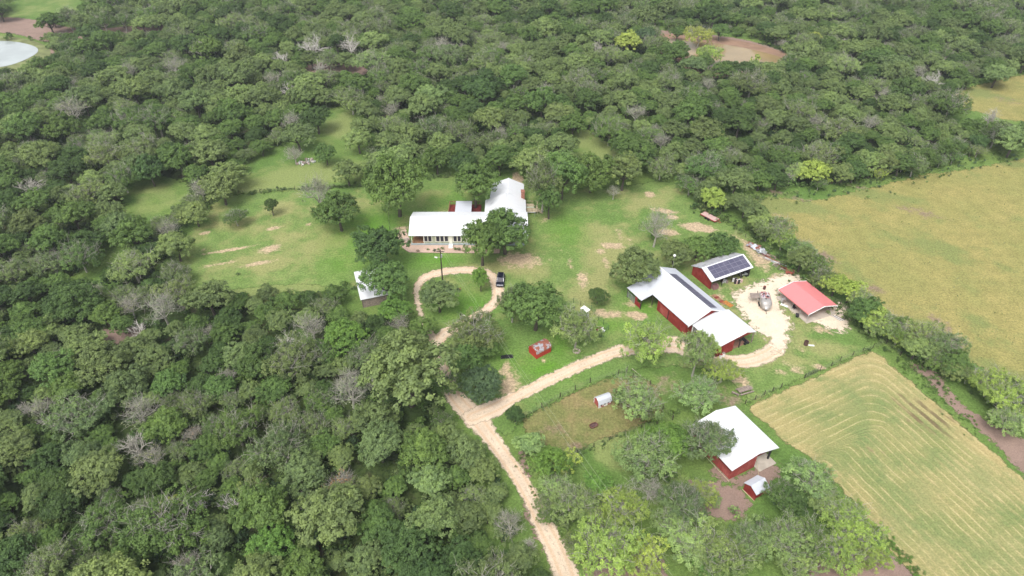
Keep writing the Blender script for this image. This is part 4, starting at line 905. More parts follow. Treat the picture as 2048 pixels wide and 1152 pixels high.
# garden with its fence, stand, bench and planter
gd = [(1116, 622), (1147, 606), (1161, 612), (1182, 621), (1197, 640), (1217, 660), (1196, 676), (1160, 668)]
def fence(name, px, label, hpost=1.2, step=3.0, r=.06, wires=(.35, .7, 1.05), mat=None, net=False, cat='fence'):
    G = [Vector((*un(u, v), 0)) for u, v in px]; base = G[0].copy()
    o = empty(name, base, 0, label, cat); pts = []
    for i in range(len(G) - 1):
        n = max(1, round((G[i + 1] - G[i]).length / step))
        pts += [G[i].lerp(G[i + 1], k / n) for k in range(n)]
    pts.append(G[-1])
    for i, p in enumerate(pts[:100]):
        q = p - base; MB().tube(q, q + Vector((random.uniform(-.05, .05), random.uniform(-.05, .05), hpost * random.uniform(.95, 1.08))), r, n=6).build('post', mat or M_post, o)
    m = MB()
    for i in range(len(pts) - 1):
        for z in wires: m.tube(pts[i] - base + Vector((0, 0, z)), pts[i + 1] - base + Vector((0, 0, z)), .012, n=3, cap=False)
        if net:
            n = int((pts[i + 1] - pts[i]).length / .25)
            for k in range(n): q = pts[i].lerp(pts[i + 1], k / n) - base; m.tube(q, q + Vector((0, 0, wires[-1])), .008, n=3, cap=False)
    m.build('netting' if net else 'wire', M_wire if not net else simple('green netting', (.10, .20, .12), .8), o)
    return o
fence('garden_fence', gd + gd[:1], 'green netting fence round the vegetable garden beside the pale tree', 1.5, 2.2, .04, (.02, .5, 1.0, 1.45), simple('green steel post', (.03, .07, .04), .7), True)
o = empty('garden_stand', un(1169, 634, 0) + (0,), R_(-50), 'small white garden stand with pale canopy roof at the garden fence', 'stand')
MB().slab((-.95, -.6, 2.1), (.95, -.6, 2.1), (.95, .6, 2.3), (-.95, .6, 2.3), .06).build('roof', M_white, o)
for x in (-.7, .65):
    for y in (-.45, .4): MB().box(x, x + .06, y, y + .06, 0, 2.12).build('post', M_white, o)
m = MB(); m.box(-.75, .75, -.5, .5, .75, .82); m.box(-.75, .75, -.5, -.45, .35, .75); m.box(-.75, .75, .45, .5, .35, .75); m.build('counter', M_galv, o)
o = empty('garden_bench', un(1199, 661, 0) + (0,), R_(32), 'dark bench with white boards in the garden', 'bench')
MB().box(-.75, .75, -.3, .3, .4, .46).build('seat', M_darkred, o)
for z in (.5, .72): MB().box(-.75, .75, -.34, -.3, z, z + .13).build('back_board', M_white, o)
for x in (-.7, .62): MB().box(x, x + .08, -.28, .28, 0, .4).build('leg', M_dark, o)
o = empty('planter', un(1206, 664, 0) + (0,), 0, 'round pale green planter by the garden bench', 'planter'); MB().tube((0, 0, 0), (0, 0, .45), .32, .4, n=14).build('pot', simple('sage plastic', (.35, .45, .36), .6), o); MB().tube((0, 0, .45), (0, 0, .5), .42, n=14).build('rim', M_white, o)
o = empty('fire_pit', un(1153, 703, 0) + (0,), R_(20), 'ring of pale stones under the pale green tree', 'fire pit')
for k in range(11):
    a = 2 * math.pi * k / 11; s_ = random.uniform(.17, .24); m = MB(); m.prism([(.6 * math.cos(a) + s_ * math.cos(b + a), .6 * math.sin(a) + s_ * math.sin(b + a)) for b in (0, 1.1, 2.2, 3.3, 4.4, 5.4)], 0, random.uniform(.25, .38)); m.build('stone', M_stone, o)
def tarp(u, v, sx, sy, h, label, seed):
    o = empty('tarp', un(u, v, 0) + (0,), R_(5), label, 'tarp'); rr = random.Random(seed); V = []; n1, n2 = 12, 8
    for j in range(n2):
        for i in range(n1):
            x, y = i / (n1 - 1) * 2 - 1, j / (n2 - 1) * 2 - 1; V.append((x * sx * (1 + rr.uniform(-.08, .08)), y * sy * (1 + rr.uniform(-.12, .12)), max(.01, h * (1 - max(abs(x), abs(y)) ** 2) * rr.uniform(.4, 1.2)) + .03))
    MB().add(V, [(j * n1 + i, j * n1 + i + 1, (j + 1) * n1 + i + 1, (j + 1) * n1 + i) for j in range(n2 - 1) for i in range(n1 - 1)]).build('cover', M_black, o)
tarp(1014, 714, 1.25, .5, .6, 'crumpled black tarp on the grass left of the curved roof shed', 2)
# stones, rubble and the livestock gate
o = empty('rubble_pile', un(612, 326, 0) + (0,), 0, 'heap of pale rubble and cans beside the bare grey bush', 'rubble'); lumps('rubble', 34, 3.0, .5, [M_stone, M_galv, M_greywood, M_white, M_concrete, M_pink], 9, o)
o = empty('rock_pile', un(811, 483, 0) + (0,), 0, 'pile of grey stones at the left corner of the house', 'rocks'); lumps('rock', 24, 1.5, .3, [M_stone, M_greywood, M_stone], 10, o)
o = empty('livestock_gate', un(1703, 1080, 0) + (0,), R_(28), 'white barred gate half hidden under the yellow green tree at the bottom right', 'gate')
m = MB(); [m.tube((0, 0, .25 + .2 * k), (2.6, 0, .25 + .2 * k), .03, n=5) for k in range(6)]; [m.tube((x, 0, 0), (x, 0, 1.35), .035, n=5) for x in (0, 1.3, 2.6)]; m.build('gate_frame', M_white, o)
MB().tube((-.15, 0, 0), (-.15, 0, 1.6), .1, n=7).build('post', M_post, o)
o = empty('fallen_branch', un(1272, 748, 0) + (0,), 0, 'pale bare pole leaning by the paddock corner posts', 'branch'); MB().tube((-.8, .6, .9), (1.6, -1.6, .1), .05, .03, n=5).build('limb', M_stone, o)

fence('paddock_fence', [(1046, 836), (1120, 795), (1180, 766), (1237, 749), (1253, 744), (1266, 755), (1300, 770), (1326, 818), (1345, 840)], 'wire fence with dark posts along the upper side of the paddock', 1.35, 4.2, .075)
fence('paddock_fence', [(1345, 840), (1250, 868), (1155, 908), (1118, 915), (1050, 880)], 'low wire fence along the lower side of the paddock', 1.1, 3.5, .06)
fence('field_fence', [(1490, 808), (1510, 800), (1528, 791), (1545, 783), (1562, 776)], 'short run of leaning posts between picnic table and hay field', 1.3, 2.0, .07)
fence('field_fence', [(1609, 756), (1640, 742), (1662, 733), (1680, 722), (1705, 712), (1745, 697), (1772, 688)], 'wire fence along the top edge of the hay field', 1.3, 2.6, .06)
fence('pipe_gate', [(1609, 758), (1616, 753), (1624, 750), (1634, 746)], 'dark pipe gate at the start of the hay field fence', 1.4, .35, .025, (.2, .6, 1.0, 1.35), M_dark, cat='gate')
fence('yard_fence', [(452, 390), (520, 385), (590, 380), (660, 377), (730, 372)], 'overgrown wire fence behind the left lawn', 1.2, 4, .05)
fence('yard_fence', [(855, 358), (900, 351), (950, 345), (1000, 340), (1030, 337)], 'wire fence behind the lawn back of the house', 1.2, 4, .05)
fence('garden_wire_fence', [(778, 408), (778, 434), (779, 460), (800, 460), (818, 458)], 'thin wire fence from the tall tree to the left house corner', 1.1, 3.5, .05)
fence('hedge_fence', [(1375, 395), (1440, 430), (1490, 475), (1560, 530), (1610, 575), (1680, 610), (1760, 680), (1800, 712)], 'wire fence under the hedgerow right of the farmyard', 1.25, 4.5, .06)

# ------------------------------------------------------------------ trees
def leaf_mat():
    t = NT('foliage')
    tint = t.attr('tint', 'INSTANCER', 'Color'); var = t.attr('var')
    c = t.mix(1.0, tint, t.mix(var, (.50, .56, .60), (1.52, 1.46, 1.25)), 'MULTIPLY')
    c = t.mix(t.ramp(t.noise(.7, 3, .6, t.pos()), .35, .7), c, t.mix(1.0, c, (1.10, 1.10, .92), 'MULTIPLY'))
    d = t.n('BsdfPrincipled'); t.l(c, d.inputs['Base Color']); d.inputs['Roughness'].default_value = .65; d.inputs['Specular IOR Level'].default_value = .25
    tr = t.n('BsdfTranslucent'); t.l(t.mix(1.0, c, (1.0, 1.1, .72), 'MULTIPLY'), tr.inputs[0])
    mx = t.n('MixShader'); mx.inputs[0].default_value = .25; t.l(d.outputs[0], mx.inputs[1]); t.l(tr.outputs[0], mx.inputs[2])
    t.l(mx.outputs[0], t.out.inputs['Surface']); return t.m
M_leaf = leaf_mat()
M_bark = simple('dark bark', (.10, .085, .07), .9, .2, var=.3, scale=3)
M_pale = simple('bleached bare wood', (.50, .47, .43), .9, .2, var=.15, scale=3)
M_twig = simple('grey twigs', (.38, .36, .31), .9, .2, var=.2, scale=3)

def rdir(r, n):
    v = r.normal(size=(n, 3)); return v / np.linalg.norm(v, axis=1)[:, None]
def leaves_mesh(name, seed, lobes, cl, lv, leaf, spread=1.0, zc=.98, zr=.62, droop=0.0, fill=1.0):
    r = np.random.default_rng(seed); C_, N_, VR = [], [], []; LC = []
    for k in range(lobes):
        a = 2 * math.pi * (k + r.uniform(-.25, .25)) / max(lobes - 2, 1); rad = r.uniform(.30, .70) * spread
        z = zc + r.uniform(-.22, .22) * zr / .6
        if k >= lobes - 2: rad = r.uniform(.0, .22); z = zc + zr * r.uniform(.35, .6)
        lr = r.uniform(.32, .50); lc = np.array([rad * math.cos(a), rad * math.sin(a), z]); LC.append((lc, lr))
        lv_ = r.random(); dd = rdir(r, cl); dd[:, 2] = np.where(dd[:, 2] < -.35, -dd[:, 2], dd[:, 2])
        for q in range(cl):
            cc = lc + dd[q] * lr * np.array([1, 1, .8]) * r.uniform(.72, 1.12); cr = r.uniform(.07, .14); cv = r.random()
            n = int(lv * r.uniform(.6, 1.3)); ld = rdir(r, n); pos = cc + ld * cr * (r.random((n, 1)) ** .5) * np.array([1, 1, .75])
            pos[:, 2] -= droop * r.random(n) * cr * 2
            nn = dd[q] * .55 + ld * .5 + np.array([0, 0, .45]) + r.normal(size=(n, 3)) * .42
            C_.append(pos); N_.append(nn); VR.append(np.clip(.35 * lv_ + .35 * cv + .3 * r.random(n), 0, 1))
    P = np.concatenate(C_); N = np.concatenate(N_); N /= np.linalg.norm(N, axis=1)[:, None]; var = np.concatenate(VR)
    T = np.cross(N, rdir(r, len(P))); T /= np.linalg.norm(T, axis=1)[:, None] + 1e-9; B = np.cross(N, T)
    a = leaf * r.uniform(.6, 1.25, (len(P), 1)); b = a * r.uniform(.45, .8, (len(P), 1))
    V = np.stack([P - T * a, P - B * b, P + T * a * .9, P + B * b], 1).reshape(-1, 3)
    F = np.arange(len(V)).reshape(-1, 4)
    return np_mesh(name, V, F, M_leaf, False, {'var': var}, 'FACE'), LC
def branch(m, r, p, d, L, rad, lvl, spl=(3, 4), bend=.35, n=5):
    q = p; segs = 3 if lvl > 1 else 2
    for s in range(segs):
        d2 = (d + Vector(r.normal(0, bend * .45, 3)) + Vector((0, 0, .05))).normalized(); q2 = q + d2 * (L / segs)
        r0 = rad * (1 - .5 * s / segs); r1 = rad * (1 - .5 * (s + 1) / segs)
        m.tube(q, q2, r0, r1, n=n, cap=False); q, d = q2, d2
        if lvl > 0 and s >= 0:
            for _ in range(int(r.integers(spl[0] - 1, spl[1])) if s < segs - 1 else int(r.integers(*spl)) + 0):
                e = (d + Vector(r.normal(0, .75, 3))).normalized(); e.z = max(e.z, -.15)
                branch(m, r, q, e, L * r.uniform(.5, .72), rad * .5, lvl - 1, spl, bend, 4 if lvl > 2 else 3)
def trunk_mesh(name, seed, LC, rad, mat, zb=.5, twigs=0):
    r = np.random.default_rng(seed); m = MB(); top = Vector((r.normal(0, .04), r.normal(0, .04), zb))
    m.tube((0, 0, -.03), top, rad * 1.25, rad * .85, n=7, cap=False)
    for lc, lr in LC:
        e = Vector(lc) + Vector((0, 0, lr * .2)); mid = top.lerp(e, .5) + Vector(r.normal(0, .05, 3))
        m.tube(top, mid, rad * .55, rad * .32, n=5, cap=False); m.tube(mid, e, rad * .32, rad * .12, n=4, cap=False)
        for _ in range(twigs):
            d = Vector(rdir(r, 1)[0]); d.z = abs(d.z) * .8 + .1
            branch(m, r, mid.lerp(e, r.uniform(.2, 1)), d.normalized(), lr * r.uniform(.9, 1.25), rad * .16, 1, (2, 3), .5, 3)
    o = m; me = bpy.data.meshes.new(name); me.from_pydata([tuple(v) for v in o.V], [], o.F); me.materials.append(mat)
    for p_ in me.polygons: p_.use_smooth = True
    return me
def dead_mesh(name, seed, mat, lvl=3, upright=.5):
    r = np.random.default_rng(seed); m = MB(); top = Vector((r.normal(0, .05), r.normal(0, .05), .45))
    m.tube((0, 0, -.03), top, .09, .07, n=6, cap=False)
    for k in range(5):
        a = 2 * math.pi * k / 5 + r.uniform(-.4, .4); branch(m, r, top, Vector((math.cos(a) * (1 - upright), math.sin(a) * (1 - upright), upright + .2)).normalized(), r.uniform(.6, .9), .052, lvl, (2, 3), .4)
    me = bpy.data.meshes.new(name); me.from_pydata([tuple(v) for v in m.V], [], m.F); me.materials.append(mat); return me

KIND = {'oak': [], 'mesq': [], 'shrub': [], 'dead': [], 'bare': []}
for i in range(7):
    me, LC = leaves_mesh('oak_crown', 10 + i, 13, 30, 40, .037); KIND['oak'].append((me, trunk_mesh('oak_trunk', 30 + i, LC, .055, M_bark)))
for i in range(5):
    me, LC = leaves_mesh('feathery_crown', 50 + i, 14, 22, 38, .033, 1.15, droop=.5); KIND['mesq'].append((me, trunk_mesh('twiggy_trunk', 60 + i, LC, .05, M_twig, twigs=7)))
for i in range(4):
    me, LC = leaves_mesh('shrub_crown', 70 + i, 5, 9, 22, .085, .8, zc=.62, zr=.5); KIND['shrub'].append((me, trunk_mesh('shrub_stem', 75 + i, LC, .04, M_bark, .2)))
for i in range(3):
    me, LC = leaves_mesh('thin_crown', 80 + i, 8, 9, 9, .034, 1.05); KIND['bare'].append((me, trunk_mesh('bare_limbs', 84 + i, LC, .05, M_twig, twigs=16)))
for i in range(5):
    KIND['dead'].append((None, dead_mesh('dead_limbs', 90 + i, M_pale if i < 3 else M_twig, 3, .3 + .12 * i)))

TINT = dict(D=(.046, .079, .027), G=(.070, .114, .035), B=(.084, .150, .036), Y=(.172, .225, .058), O=(.092, .126, .053), S=(.150, .165, .115), K=(.026, .048, .022),
            L=(.138, .190, .074), N=(.052, .088, .048), R=(.24, .150, .085), P=(.20, .165, .14), V=(.20, .235, .062), M=(.116, .158, .063))
TINT = {k: tuple(c * 1.68 for c in t) for k, t in TINT.items()}
NAME = {'oak': 'oak_tree', 'mesq': 'mesquite_tree', 'shrub': 'shrub', 'dead': 'dead_tree', 'bare': 'bare_tree'}
CATN = {'oak': 'tree', 'mesq': 'tree', 'shrub': 'shrub', 'dead': 'dead tree', 'bare': 'tree'}
WORD = dict(D='dark green', G='mid green', B='bright green', Y='yellow green', O='olive green', S='silvery grey', K='very dark green', L='light green', N='bluish green', R='rusty brown', P='purplish grey', V='yellow', M='sage')
ZC = {'oak': 1.0, 'mesq': 1.0, 'shrub': .6, 'dead': 1.0, 'bare': 1.05}
placed = []                                    # (x, y, R) of everything standing
def crown_place(kind, u, v, r, base=None):
    zc = ZC[kind]; R = 4.0
    if base:
        x, y = un(*base, 0); de = pr(x, y, 3)[2]; R = r * de / FPX; z = zat(x, y, v); return x, y, R, max(.5, z / zc) / R
    for _ in range(4):
        x, y = un(u, v, zc * R); R = r * pr(x, y, zc * R)[2] / FPX
    return x, y, R, 1.0
def add_tree(kind, x, y, R, tint, label, group=None, zs=1.0, seed=None, lean=0):
    r = random.Random(seed if seed is not None else int(x * 100 + y * 7))
    cm, tm = r.choice(KIND[kind]); sc = (R, R * r.uniform(.9, 1.1), R * zs * (r.uniform(.92, 1.08) if zs == 1 else 1))
    o = empty(NAME[kind], (x, y, 0), r.uniform(0, 6.28), label, CATN[kind], group)
    t = TINT[tint] if isinstance(tint, str) else tint; f = r.uniform(.85, 1.15); g = r.uniform(.93, 1.07)
    o.scale = sc
    if cm:
        c = bpy.data.objects.new('crown', cm); C.objects.link(c); c.parent = o; c['tint'] = (t[0] * f * g, t[1] * f, t[2] * f / g)
    k = bpy.data.objects.new('trunk' if cm else 'limbs', tm); C.objects.link(k); k.parent = o
    placed.append((x, y, R)); return o
def T(kind, u, v, r, tint, label, base=None, group=None):
    r = r * (1.12 if kind == 'mesq' and v > 640 else 1.1); x, y, R, zs = crown_place(kind, u, v, r, base)
    return add_tree(kind, x, y, R, tint, label, group, zs)

for a in [
    ('oak', 632, 234, 33, 'D', 'round dark green oak at the far end of the grassy glade'),
    ('oak', 594, 268, 34, 'O', 'olive oak just left of the grassy glade, below the round dark oak'),
    ('oak', 650, 305, 20, 'G', 'small leaning green tree right of the rubble heap', (655, 330)),
    ('bare', 590, 308, 22, 'S', 'bare grey bush beside the rubble heap', (592, 328)),
    ('oak', 545, 411, 15, 'D', 'lone little dark round tree on the left lawn', (547, 431)),
    ('mesq', 472, 433, 21, 'G', 'lone sparse little tree on the left lawn near its corner', (476, 452)),
    ('shrub', 476, 548, 5, 'D', 'tiny dark bush alone near the bottom of the left lawn'),
    ('oak', 676, 420, 42, 'G', 'big olive green oak on the lawn left of the house', (684, 462)),
    ('bare', 638, 380, 30, 'S', 'silvery half bare tree touching the big lawn oak from the left', (645, 430)),
    ('shrub', 643, 425, 18, 'D', 'dark low branches at the left foot of the big lawn oak'),
    ('oak', 797, 362, 56, 'G', 'tall spreading oak with visible forked trunk behind the left house corner', (800, 433)),
    ('oak', 944, 366, 45, 'G', 'big round oak overhanging the back deck', (952, 418)),
    ('oak', 928, 322, 30, 'D', 'dark oak just behind the one over the back deck'),
    ('oak', 756, 492, 52, 'D', 'large glossy dark green oak left of the driveway loop'),
    ('oak', 772, 564, 47, 'G', 'green oak covering most of the pale roofed shed'),
    ('oak', 788, 620, 32, 'B', 'bright green tree right below the pale roofed shed'),
    ('oak', 1030, 462, 58, 'G', 'largest dark oak spreading over the right end of the house', (1010, 508)),
    ('oak', 962, 478, 40, 'G', 'oak with a straight trunk in front of the right house windows', (965, 531)),
    ('mesq', 1078, 362, 34, 'O', 'grey green oak with two slim trunks right of the house', (1084, 425)),
    ('oak', 1100, 398, 26, 'G', 'slender oak right of the house, nearest the lawn', (1097, 438)),
    ('oak', 1130, 345, 48, 'G', 'large oak at the back edge of the right lawn', (1122, 400)),
    ('oak', 1190, 340, 40, 'G', 'wide oak right of the large one at the back edge of the right lawn', (1180, 385)),
    ('bare', 1227, 384, 15, 'S', 'small pale grey bush with green foot alone on the right lawn'),
    ('bare', 1308, 450, 34, 'S', 'half bare pale tree on the right lawn above the long barn', (1307, 494)),
    ('shrub', 1305, 470, 12, 'B', 'green ivy at the foot of the half bare pale tree'),
    ('oak', 1262, 533, 44, 'O', 'olive oak leaning over the far end of the long barn', (1270, 575)),
    ('oak', 1396, 492, 32, 'G', 'green tree behind the left part of the solar roofed shed'),
    ('oak', 1447, 486, 30, 'G', 'green tree behind the right part of the solar roofed shed'),
    ('oak', 1350, 505, 32, 'O', 'low olive tree between the long barn and the solar roofed shed'),
    ('oak', 1196, 590, 21, 'D', 'lone small round tree above the vegetable garden'),
    ('oak', 1072, 612, 58, 'G', 'very large oak between the loop and the vegetable garden'),
    ('mesq', 1024, 604, 26, 'O', 'olive tree covering the front of the dark car', (1024, 645)),
    ('mesq', 1146, 655, 42, 'L', 'pale olive tree beside the vegetable garden', (1150, 695)),
    ('oak', 877, 592, 38, 'O', 'round olive tree filling the left of the driveway loop'),
    ('oak', 958, 555, 17, 'B', 'small pointed bright green tree inside the driveway loop', (962, 583)),
    ('mesq', 950, 665, 46, 'O', 'loose olive tree below the driveway loop'),
    ('oak', 975, 690, 28, 'G', 'green tree left of the black tarp'),
    ('oak', 930, 712, 34, 'G', 'dark green tree between the loop and the road junction'),
    ('oak', 966, 768, 40, 'N', 'bluish green tree on the grass wedge of the road junction'),
    ('mesq', 1284, 682, 44, 'Y', 'spreading yellow green tree with bent trunk over the gravel driveway', (1283, 723)),
    ('mesq', 1378, 700, 34, 'L', 'light green tree over the driveway left of the barn extension', (1384, 752)),
    ('mesq', 1412, 688, 26, 'Y', 'yellow green tree touching the left side of the barn extension'),
    ('mesq', 1447, 740, 30, 'Y', 'low yellow green tree below the barn extension'),
    ('mesq', 1275, 800, 44, 'L', 'greyish feathery tree at the right end of the paddock'),
    ('oak', 1030, 830, 19, 'D', 'small dark round bush at the left corner of the paddock'),
    ('oak', 1060, 888, 32, 'L', 'light green tree between the entrance road and the paddock'),
    ('oak', 1103, 925, 36, 'B', 'bright green tree below the paddock near the road'),
    ('mesq', 1398, 785, 40, 'L', 'pale feathery tree above the open red barn'),
    ('mesq', 1412, 878, 48, 'O', 'grey green tree overhanging the left side of the open red barn'),
    ('oak', 1335, 885, 46, 'B', 'bright green tree left of the tree over the open red barn'),
    ('mesq', 1290, 915, 54, 'L', 'wide olive green tree in the middle of the lower grove'),
    ('oak', 1196, 975, 30, 'B', 'vivid green round tree in the lower grove'),
    ('mesq', 1244, 1018, 40, 'Y', 'yellow green tree right of the vivid round one'),
    ('mesq', 1150, 1000, 42, 'L', 'grey olive tree by the entrance road in the lower grove'),
    ('mesq', 1215, 1092, 60, 'Y', 'broad yellow green tree at the bottom right of the entrance road'),
    ('bare', 1300, 975, 34, 'S', 'half bare grey tree with pale limbs in the lower grove'),
    ('mesq', 1370, 1005, 44, 'O', 'olive tree with yellow top left of the brown bare patch'),
    ('mesq', 1405, 985, 26, 'V', 'small yellow topped tree at the left edge of the brown bare patch'),
    ('mesq', 1290, 1115, 40, 'Y', 'yellow green tree at the bottom edge under the wires'),
    ('mesq', 1380, 1080, 48, 'L', 'light green tree at the bottom edge right of the wires'),
    ('mesq', 1440, 1110, 52, 'L', 'large pale green tree at the bottom edge below the brown bare patch'),
    ('oak', 1420, 1130, 30, 'B', 'bright green bush between pale trees at the bottom edge'),
    ('mesq', 1505, 1075, 44, 'L', 'green tree below the little red coop'),
    ('mesq', 1566, 988, 32, 'G', 'green tree overhanging the little red coop from the right'),
    ('mesq', 1622, 955, 44, 'L', 'pale yellowish feathery tree at the edge of the hay field below the open barn'),
    ('oak', 1580, 1000, 34, 'D', 'dark tree between the coop and the hay field'),
    ('mesq', 1570, 1075, 44, 'L', 'light green tree at the bottom below the dark one'),
    ('mesq', 1690, 1030, 40, 'Y', 'bright yellow green tree beside the hay field, upper of two'),
    ('mesq', 1722, 1068, 36, 'Y', 'yellow green tree leaning over the hay field edge'),
    ('mesq', 1675, 1108, 38, 'Y', 'low yellow green tree at the bottom by the dark soil'),
    ('mesq', 1652, 1000, 34, 'L', 'light green tree between the dark tree and the bright yellow green ones'), ('mesq', 1748, 1112, 28, 'Y', 'small yellow green tree farthest right at the bottom'),
    ('mesq', 1600, 1128, 36, 'L', 'light green tree on the bottom edge left of the dark soil'), ('mesq', 1340, 1045, 34, 'L', 'light green tree under the wires in the lower grove'), ('mesq', 1188, 1040, 30, 'L', 'light green tree above the broad yellow green one'),
    ('mesq', 1112, 972, 28, 'L', 'small light green tree by the road below the bright green one'), ('mesq', 1130, 920, 26, 'Y', 'small yellow green tree below the left end of the paddock'),
    ('mesq', 1620, 1080, 40, 'G', 'green tree left of the yellow ones at the bottom'),
    ('oak', 815, 745, 88, 'O', 'huge grey topped oak standing over the road junction woods'),
    ('oak', 846, 655, 26, 'G', 'green tree on the left side of the road below the loop'),
    ('bare', 798, 650, 26, 'S', 'half bare silvery tree left of the road below the loop'),
    ('mesq', 895, 770, 26, 'G', 'thin tree overhanging the entrance road above the junction'),
    # colour accents in the woods
    ('oak', 1256, 84, 26, 'V', 'bright yellow green tree left of the brown pond'), ('oak', 1292, 72, 20, 'N', 'bluish tree right of the bright yellow green one by the brown pond'),
    ('mesq', 1398, 70, 24, 'V', 'yellow willow on the far bank of the brown pond'), ('mesq', 1418, 108, 24, 'Y', 'yellow green willow covering the left end of the brown pond'),
    ('oak', 1352, 104, 26, 'G', 'green tree before the left end of the brown pond'), ('oak', 1388, 128, 24, 'O', 'olive tree before the left end of the brown pond, right of the green one'), ('oak', 1330, 120, 20, 'G', 'small green tree below the left end of the brown pond'), ('oak', 1440, 62, 18, 'G', 'green tree on the far bank of the brown pond'), ('oak', 1355, 66, 16, 'G', 'green bush at the left end of the brown pond bank'),
    ('oak', 1567, 72, 11, 'Y', 'slim yellow green tree right of the brown pond, left of two'), ('oak', 1630, 75, 16, 'V', 'yellow green tree right of the brown pond, right of two'),
    ('shrub', 1512, 118, 13, 'V', 'yellow bush on the near shore of the brown pond'), ('oak', 340, 1020, 26, 'V', 'single yellow green tree in the lower left woods'),
    ('oak', 180, 66, 26, 'D', 'dark tree standing on the brown bank behind the left pond'), ('oak', 690, 672, 42, 'B', 'bright green tree in the woods below the pale roofed shed'),
    ('bare', 686, 965, 34, 'R', 'rusty brown dying tree in the lower woods'), ('bare', 378, 1128, 32, 'P', 'purplish twiggy bare tree at the bottom edge of the left woods'),
    ('oak', 540, 1090, 46, 'B', 'fresh green tree at the bottom edge of the lower woods'), ('bare', 385, 868, 24, 'P', 'purplish bare tree in the left woods'),
    ('bare', 350, 825, 20, 'P', 'purplish twiggy tree above the first purplish one in the left woods'),
]: T(*a)
for a in [(272, 890, 34, 'large bleached dead tree in the left woods'), (50, 820, 18, 'bleached dead branches near the left edge'), (105, 845, 18, 'bleached dead branches right of the left edge ones'),
          (572, 680, 20, 'grey dead tree in a dark gap of the lower woods'), (278, 660, 18, 'broken pale dead trunk in the brown gap of the left woods'), (400, 1000, 22, 'pale leaning dead limbs in the lower left woods'), (455, 1010, 22, 'dead limbs right of the pale leaning ones in the lower left woods'),
          (60, 380, 26, 'pale dead tree in the scrub by the left edge'), (622, 98, 24, 'tall bare dead tree left in the purplish clearing'), (700, 92, 22, 'tall dead tree with tangled roots in the purplish clearing'), (722, 118, 14, 'small dead tree right in the purplish clearing'), (640, 142, 20, 'fallen purplish brush in the clearing of dead trees'),
          (582, 182, 18, 'pale dead tree right above the round dark oak'), (565, 118, 18, 'leaning dead tree left of the purplish clearing'), (1195, 100, 16, 'dead limbs left of the yellow tree by the brown pond'), (1290, 30, 14, 'dead snag at the top edge above the brown pond'), (1437, 132, 9, 'white dead bush on the near shore of the brown pond'),
          (1060, 1090, 20, 'white dead limbs by the entrance road at the bottom'), (1310, 985, 16, 'bleached dead limbs in the lower grove'), (1480, 1105, 16, 'bleached limbs between pale trees at the bottom'), (365, 615, 14, 'dead limbs at the edge below the left lawn'), (1860, 165, 20, 'pale dead tree left of the far right pasture'),
          (1980, 240, 20, 'silvery dead branches right of the far right pasture hedge'), (1690, 90, 12, 'white dead crown in the woods right of the brown pond'), (1785, 35, 12, 'white dead crown near the top right'), (1580, 355, 14, 'pale dead bush at the corner of the yellow pasture'), (1240, 985, 15, 'pale twisted dead limbs between the vivid green and yellow green trees')]:
    T('dead', a[0], a[1], a[2], 'S', a[3])

# hedgerow and wood edge right of the farm
def run(pts, step, rr_, kinds, tints, where, jit=14, seed=1):
    r = random.Random(seed); P = catmull(np.array(pts, float), 10, False); acc = 0; last = P[0]
    for q in P[1:]:
        acc += math.hypot(*(q - last)); last = q
        if acc >= step:
            acc = 0; u, v = q[0] + r.uniform(-jit, jit), q[1] + r.uniform(-jit, jit) * .5; k = r.choice(kinds); tn = r.choice(tints)
            rad = r.uniform(*rr_); x, y, R, zs = crown_place(k, u, v, rad)
            pend.append((k, x, y, R, tn, where))
pend = []
for q_ in ((1985, 765, 40, 'Y'), (2030, 800, 44, 'Y'), (1900, 690, 34, 'O'), (1850, 665, 34, 'L'), (1760, 645, 34, 'L'), (1725, 600, 30, 'L'), (2020, 838, 36, 'L'), (1610, 500, 30, 'L'), (1560, 455, 30, 'L')):
    x, y, R, zs = crown_place('mesq', *q_[:3]); pend.append(('mesq', x, y, R, q_[3], 'standing out in the long hedgerow'))
run([(1365, 350), (1400, 375), (1440, 395), (1475, 410), (1520, 440), (1560, 470), (1600, 505), (1640, 545), (1680, 580), (1700, 600)], 24, (20, 32), ['oak', 'mesq', 'mesq', 'oak'], 'GLOYGO', 'in the hedgerow above the red carport', seed=3)
run([(1700, 590), (1740, 620), (1780, 655), (1830, 690), (1880, 715), (1930, 745), (1985, 775), (2045, 815)], 24, (22, 36), ['mesq', 'oak', 'mesq'], 'LGYOLYG', 'in the hedgerow between the two fields', seed=4)
run([(2000, 760), (2060, 800), (2100, 860)], 30, (28, 40), ['mesq', 'oak'], 'YGL', 'in the hedgerow at the right edge', seed=5)
run([(1560, 335), (1620, 340), (1680, 345), (1740, 325), (1800, 330), (1850, 310), (1900, 290), (1950, 280), (2010, 270), (2060, 260)], 26, (20, 32), ['oak', 'mesq', 'oak'], 'GOLGDY', 'along the top edge of the yellow pasture', seed=6)
run([(1560, 365), (1640, 368), (1720, 355), (1800, 335), (1880, 318), (1960, 300)], 24, (10, 18), ['shrub', 'mesq'], 'GLOY', 'at the pasture top edge', jit=8, seed=7)
run([(1375, 400), (1430, 425), (1480, 450), (1530, 480), (1580, 530), (1625, 575), (1690, 625), (1740, 655), (1800, 700), (1900, 760)], 18, (8, 15), ['shrub'], 'GDGO', 'at the foot of the hedgerow', jit=8, seed=8)
run([(1080, 985), (1115, 1035), (1150, 1085), (1180, 1130)], 26, (16, 26), ['mesq', 'shrub'], 'OGL', 'on the right verge of the road', seed=9)
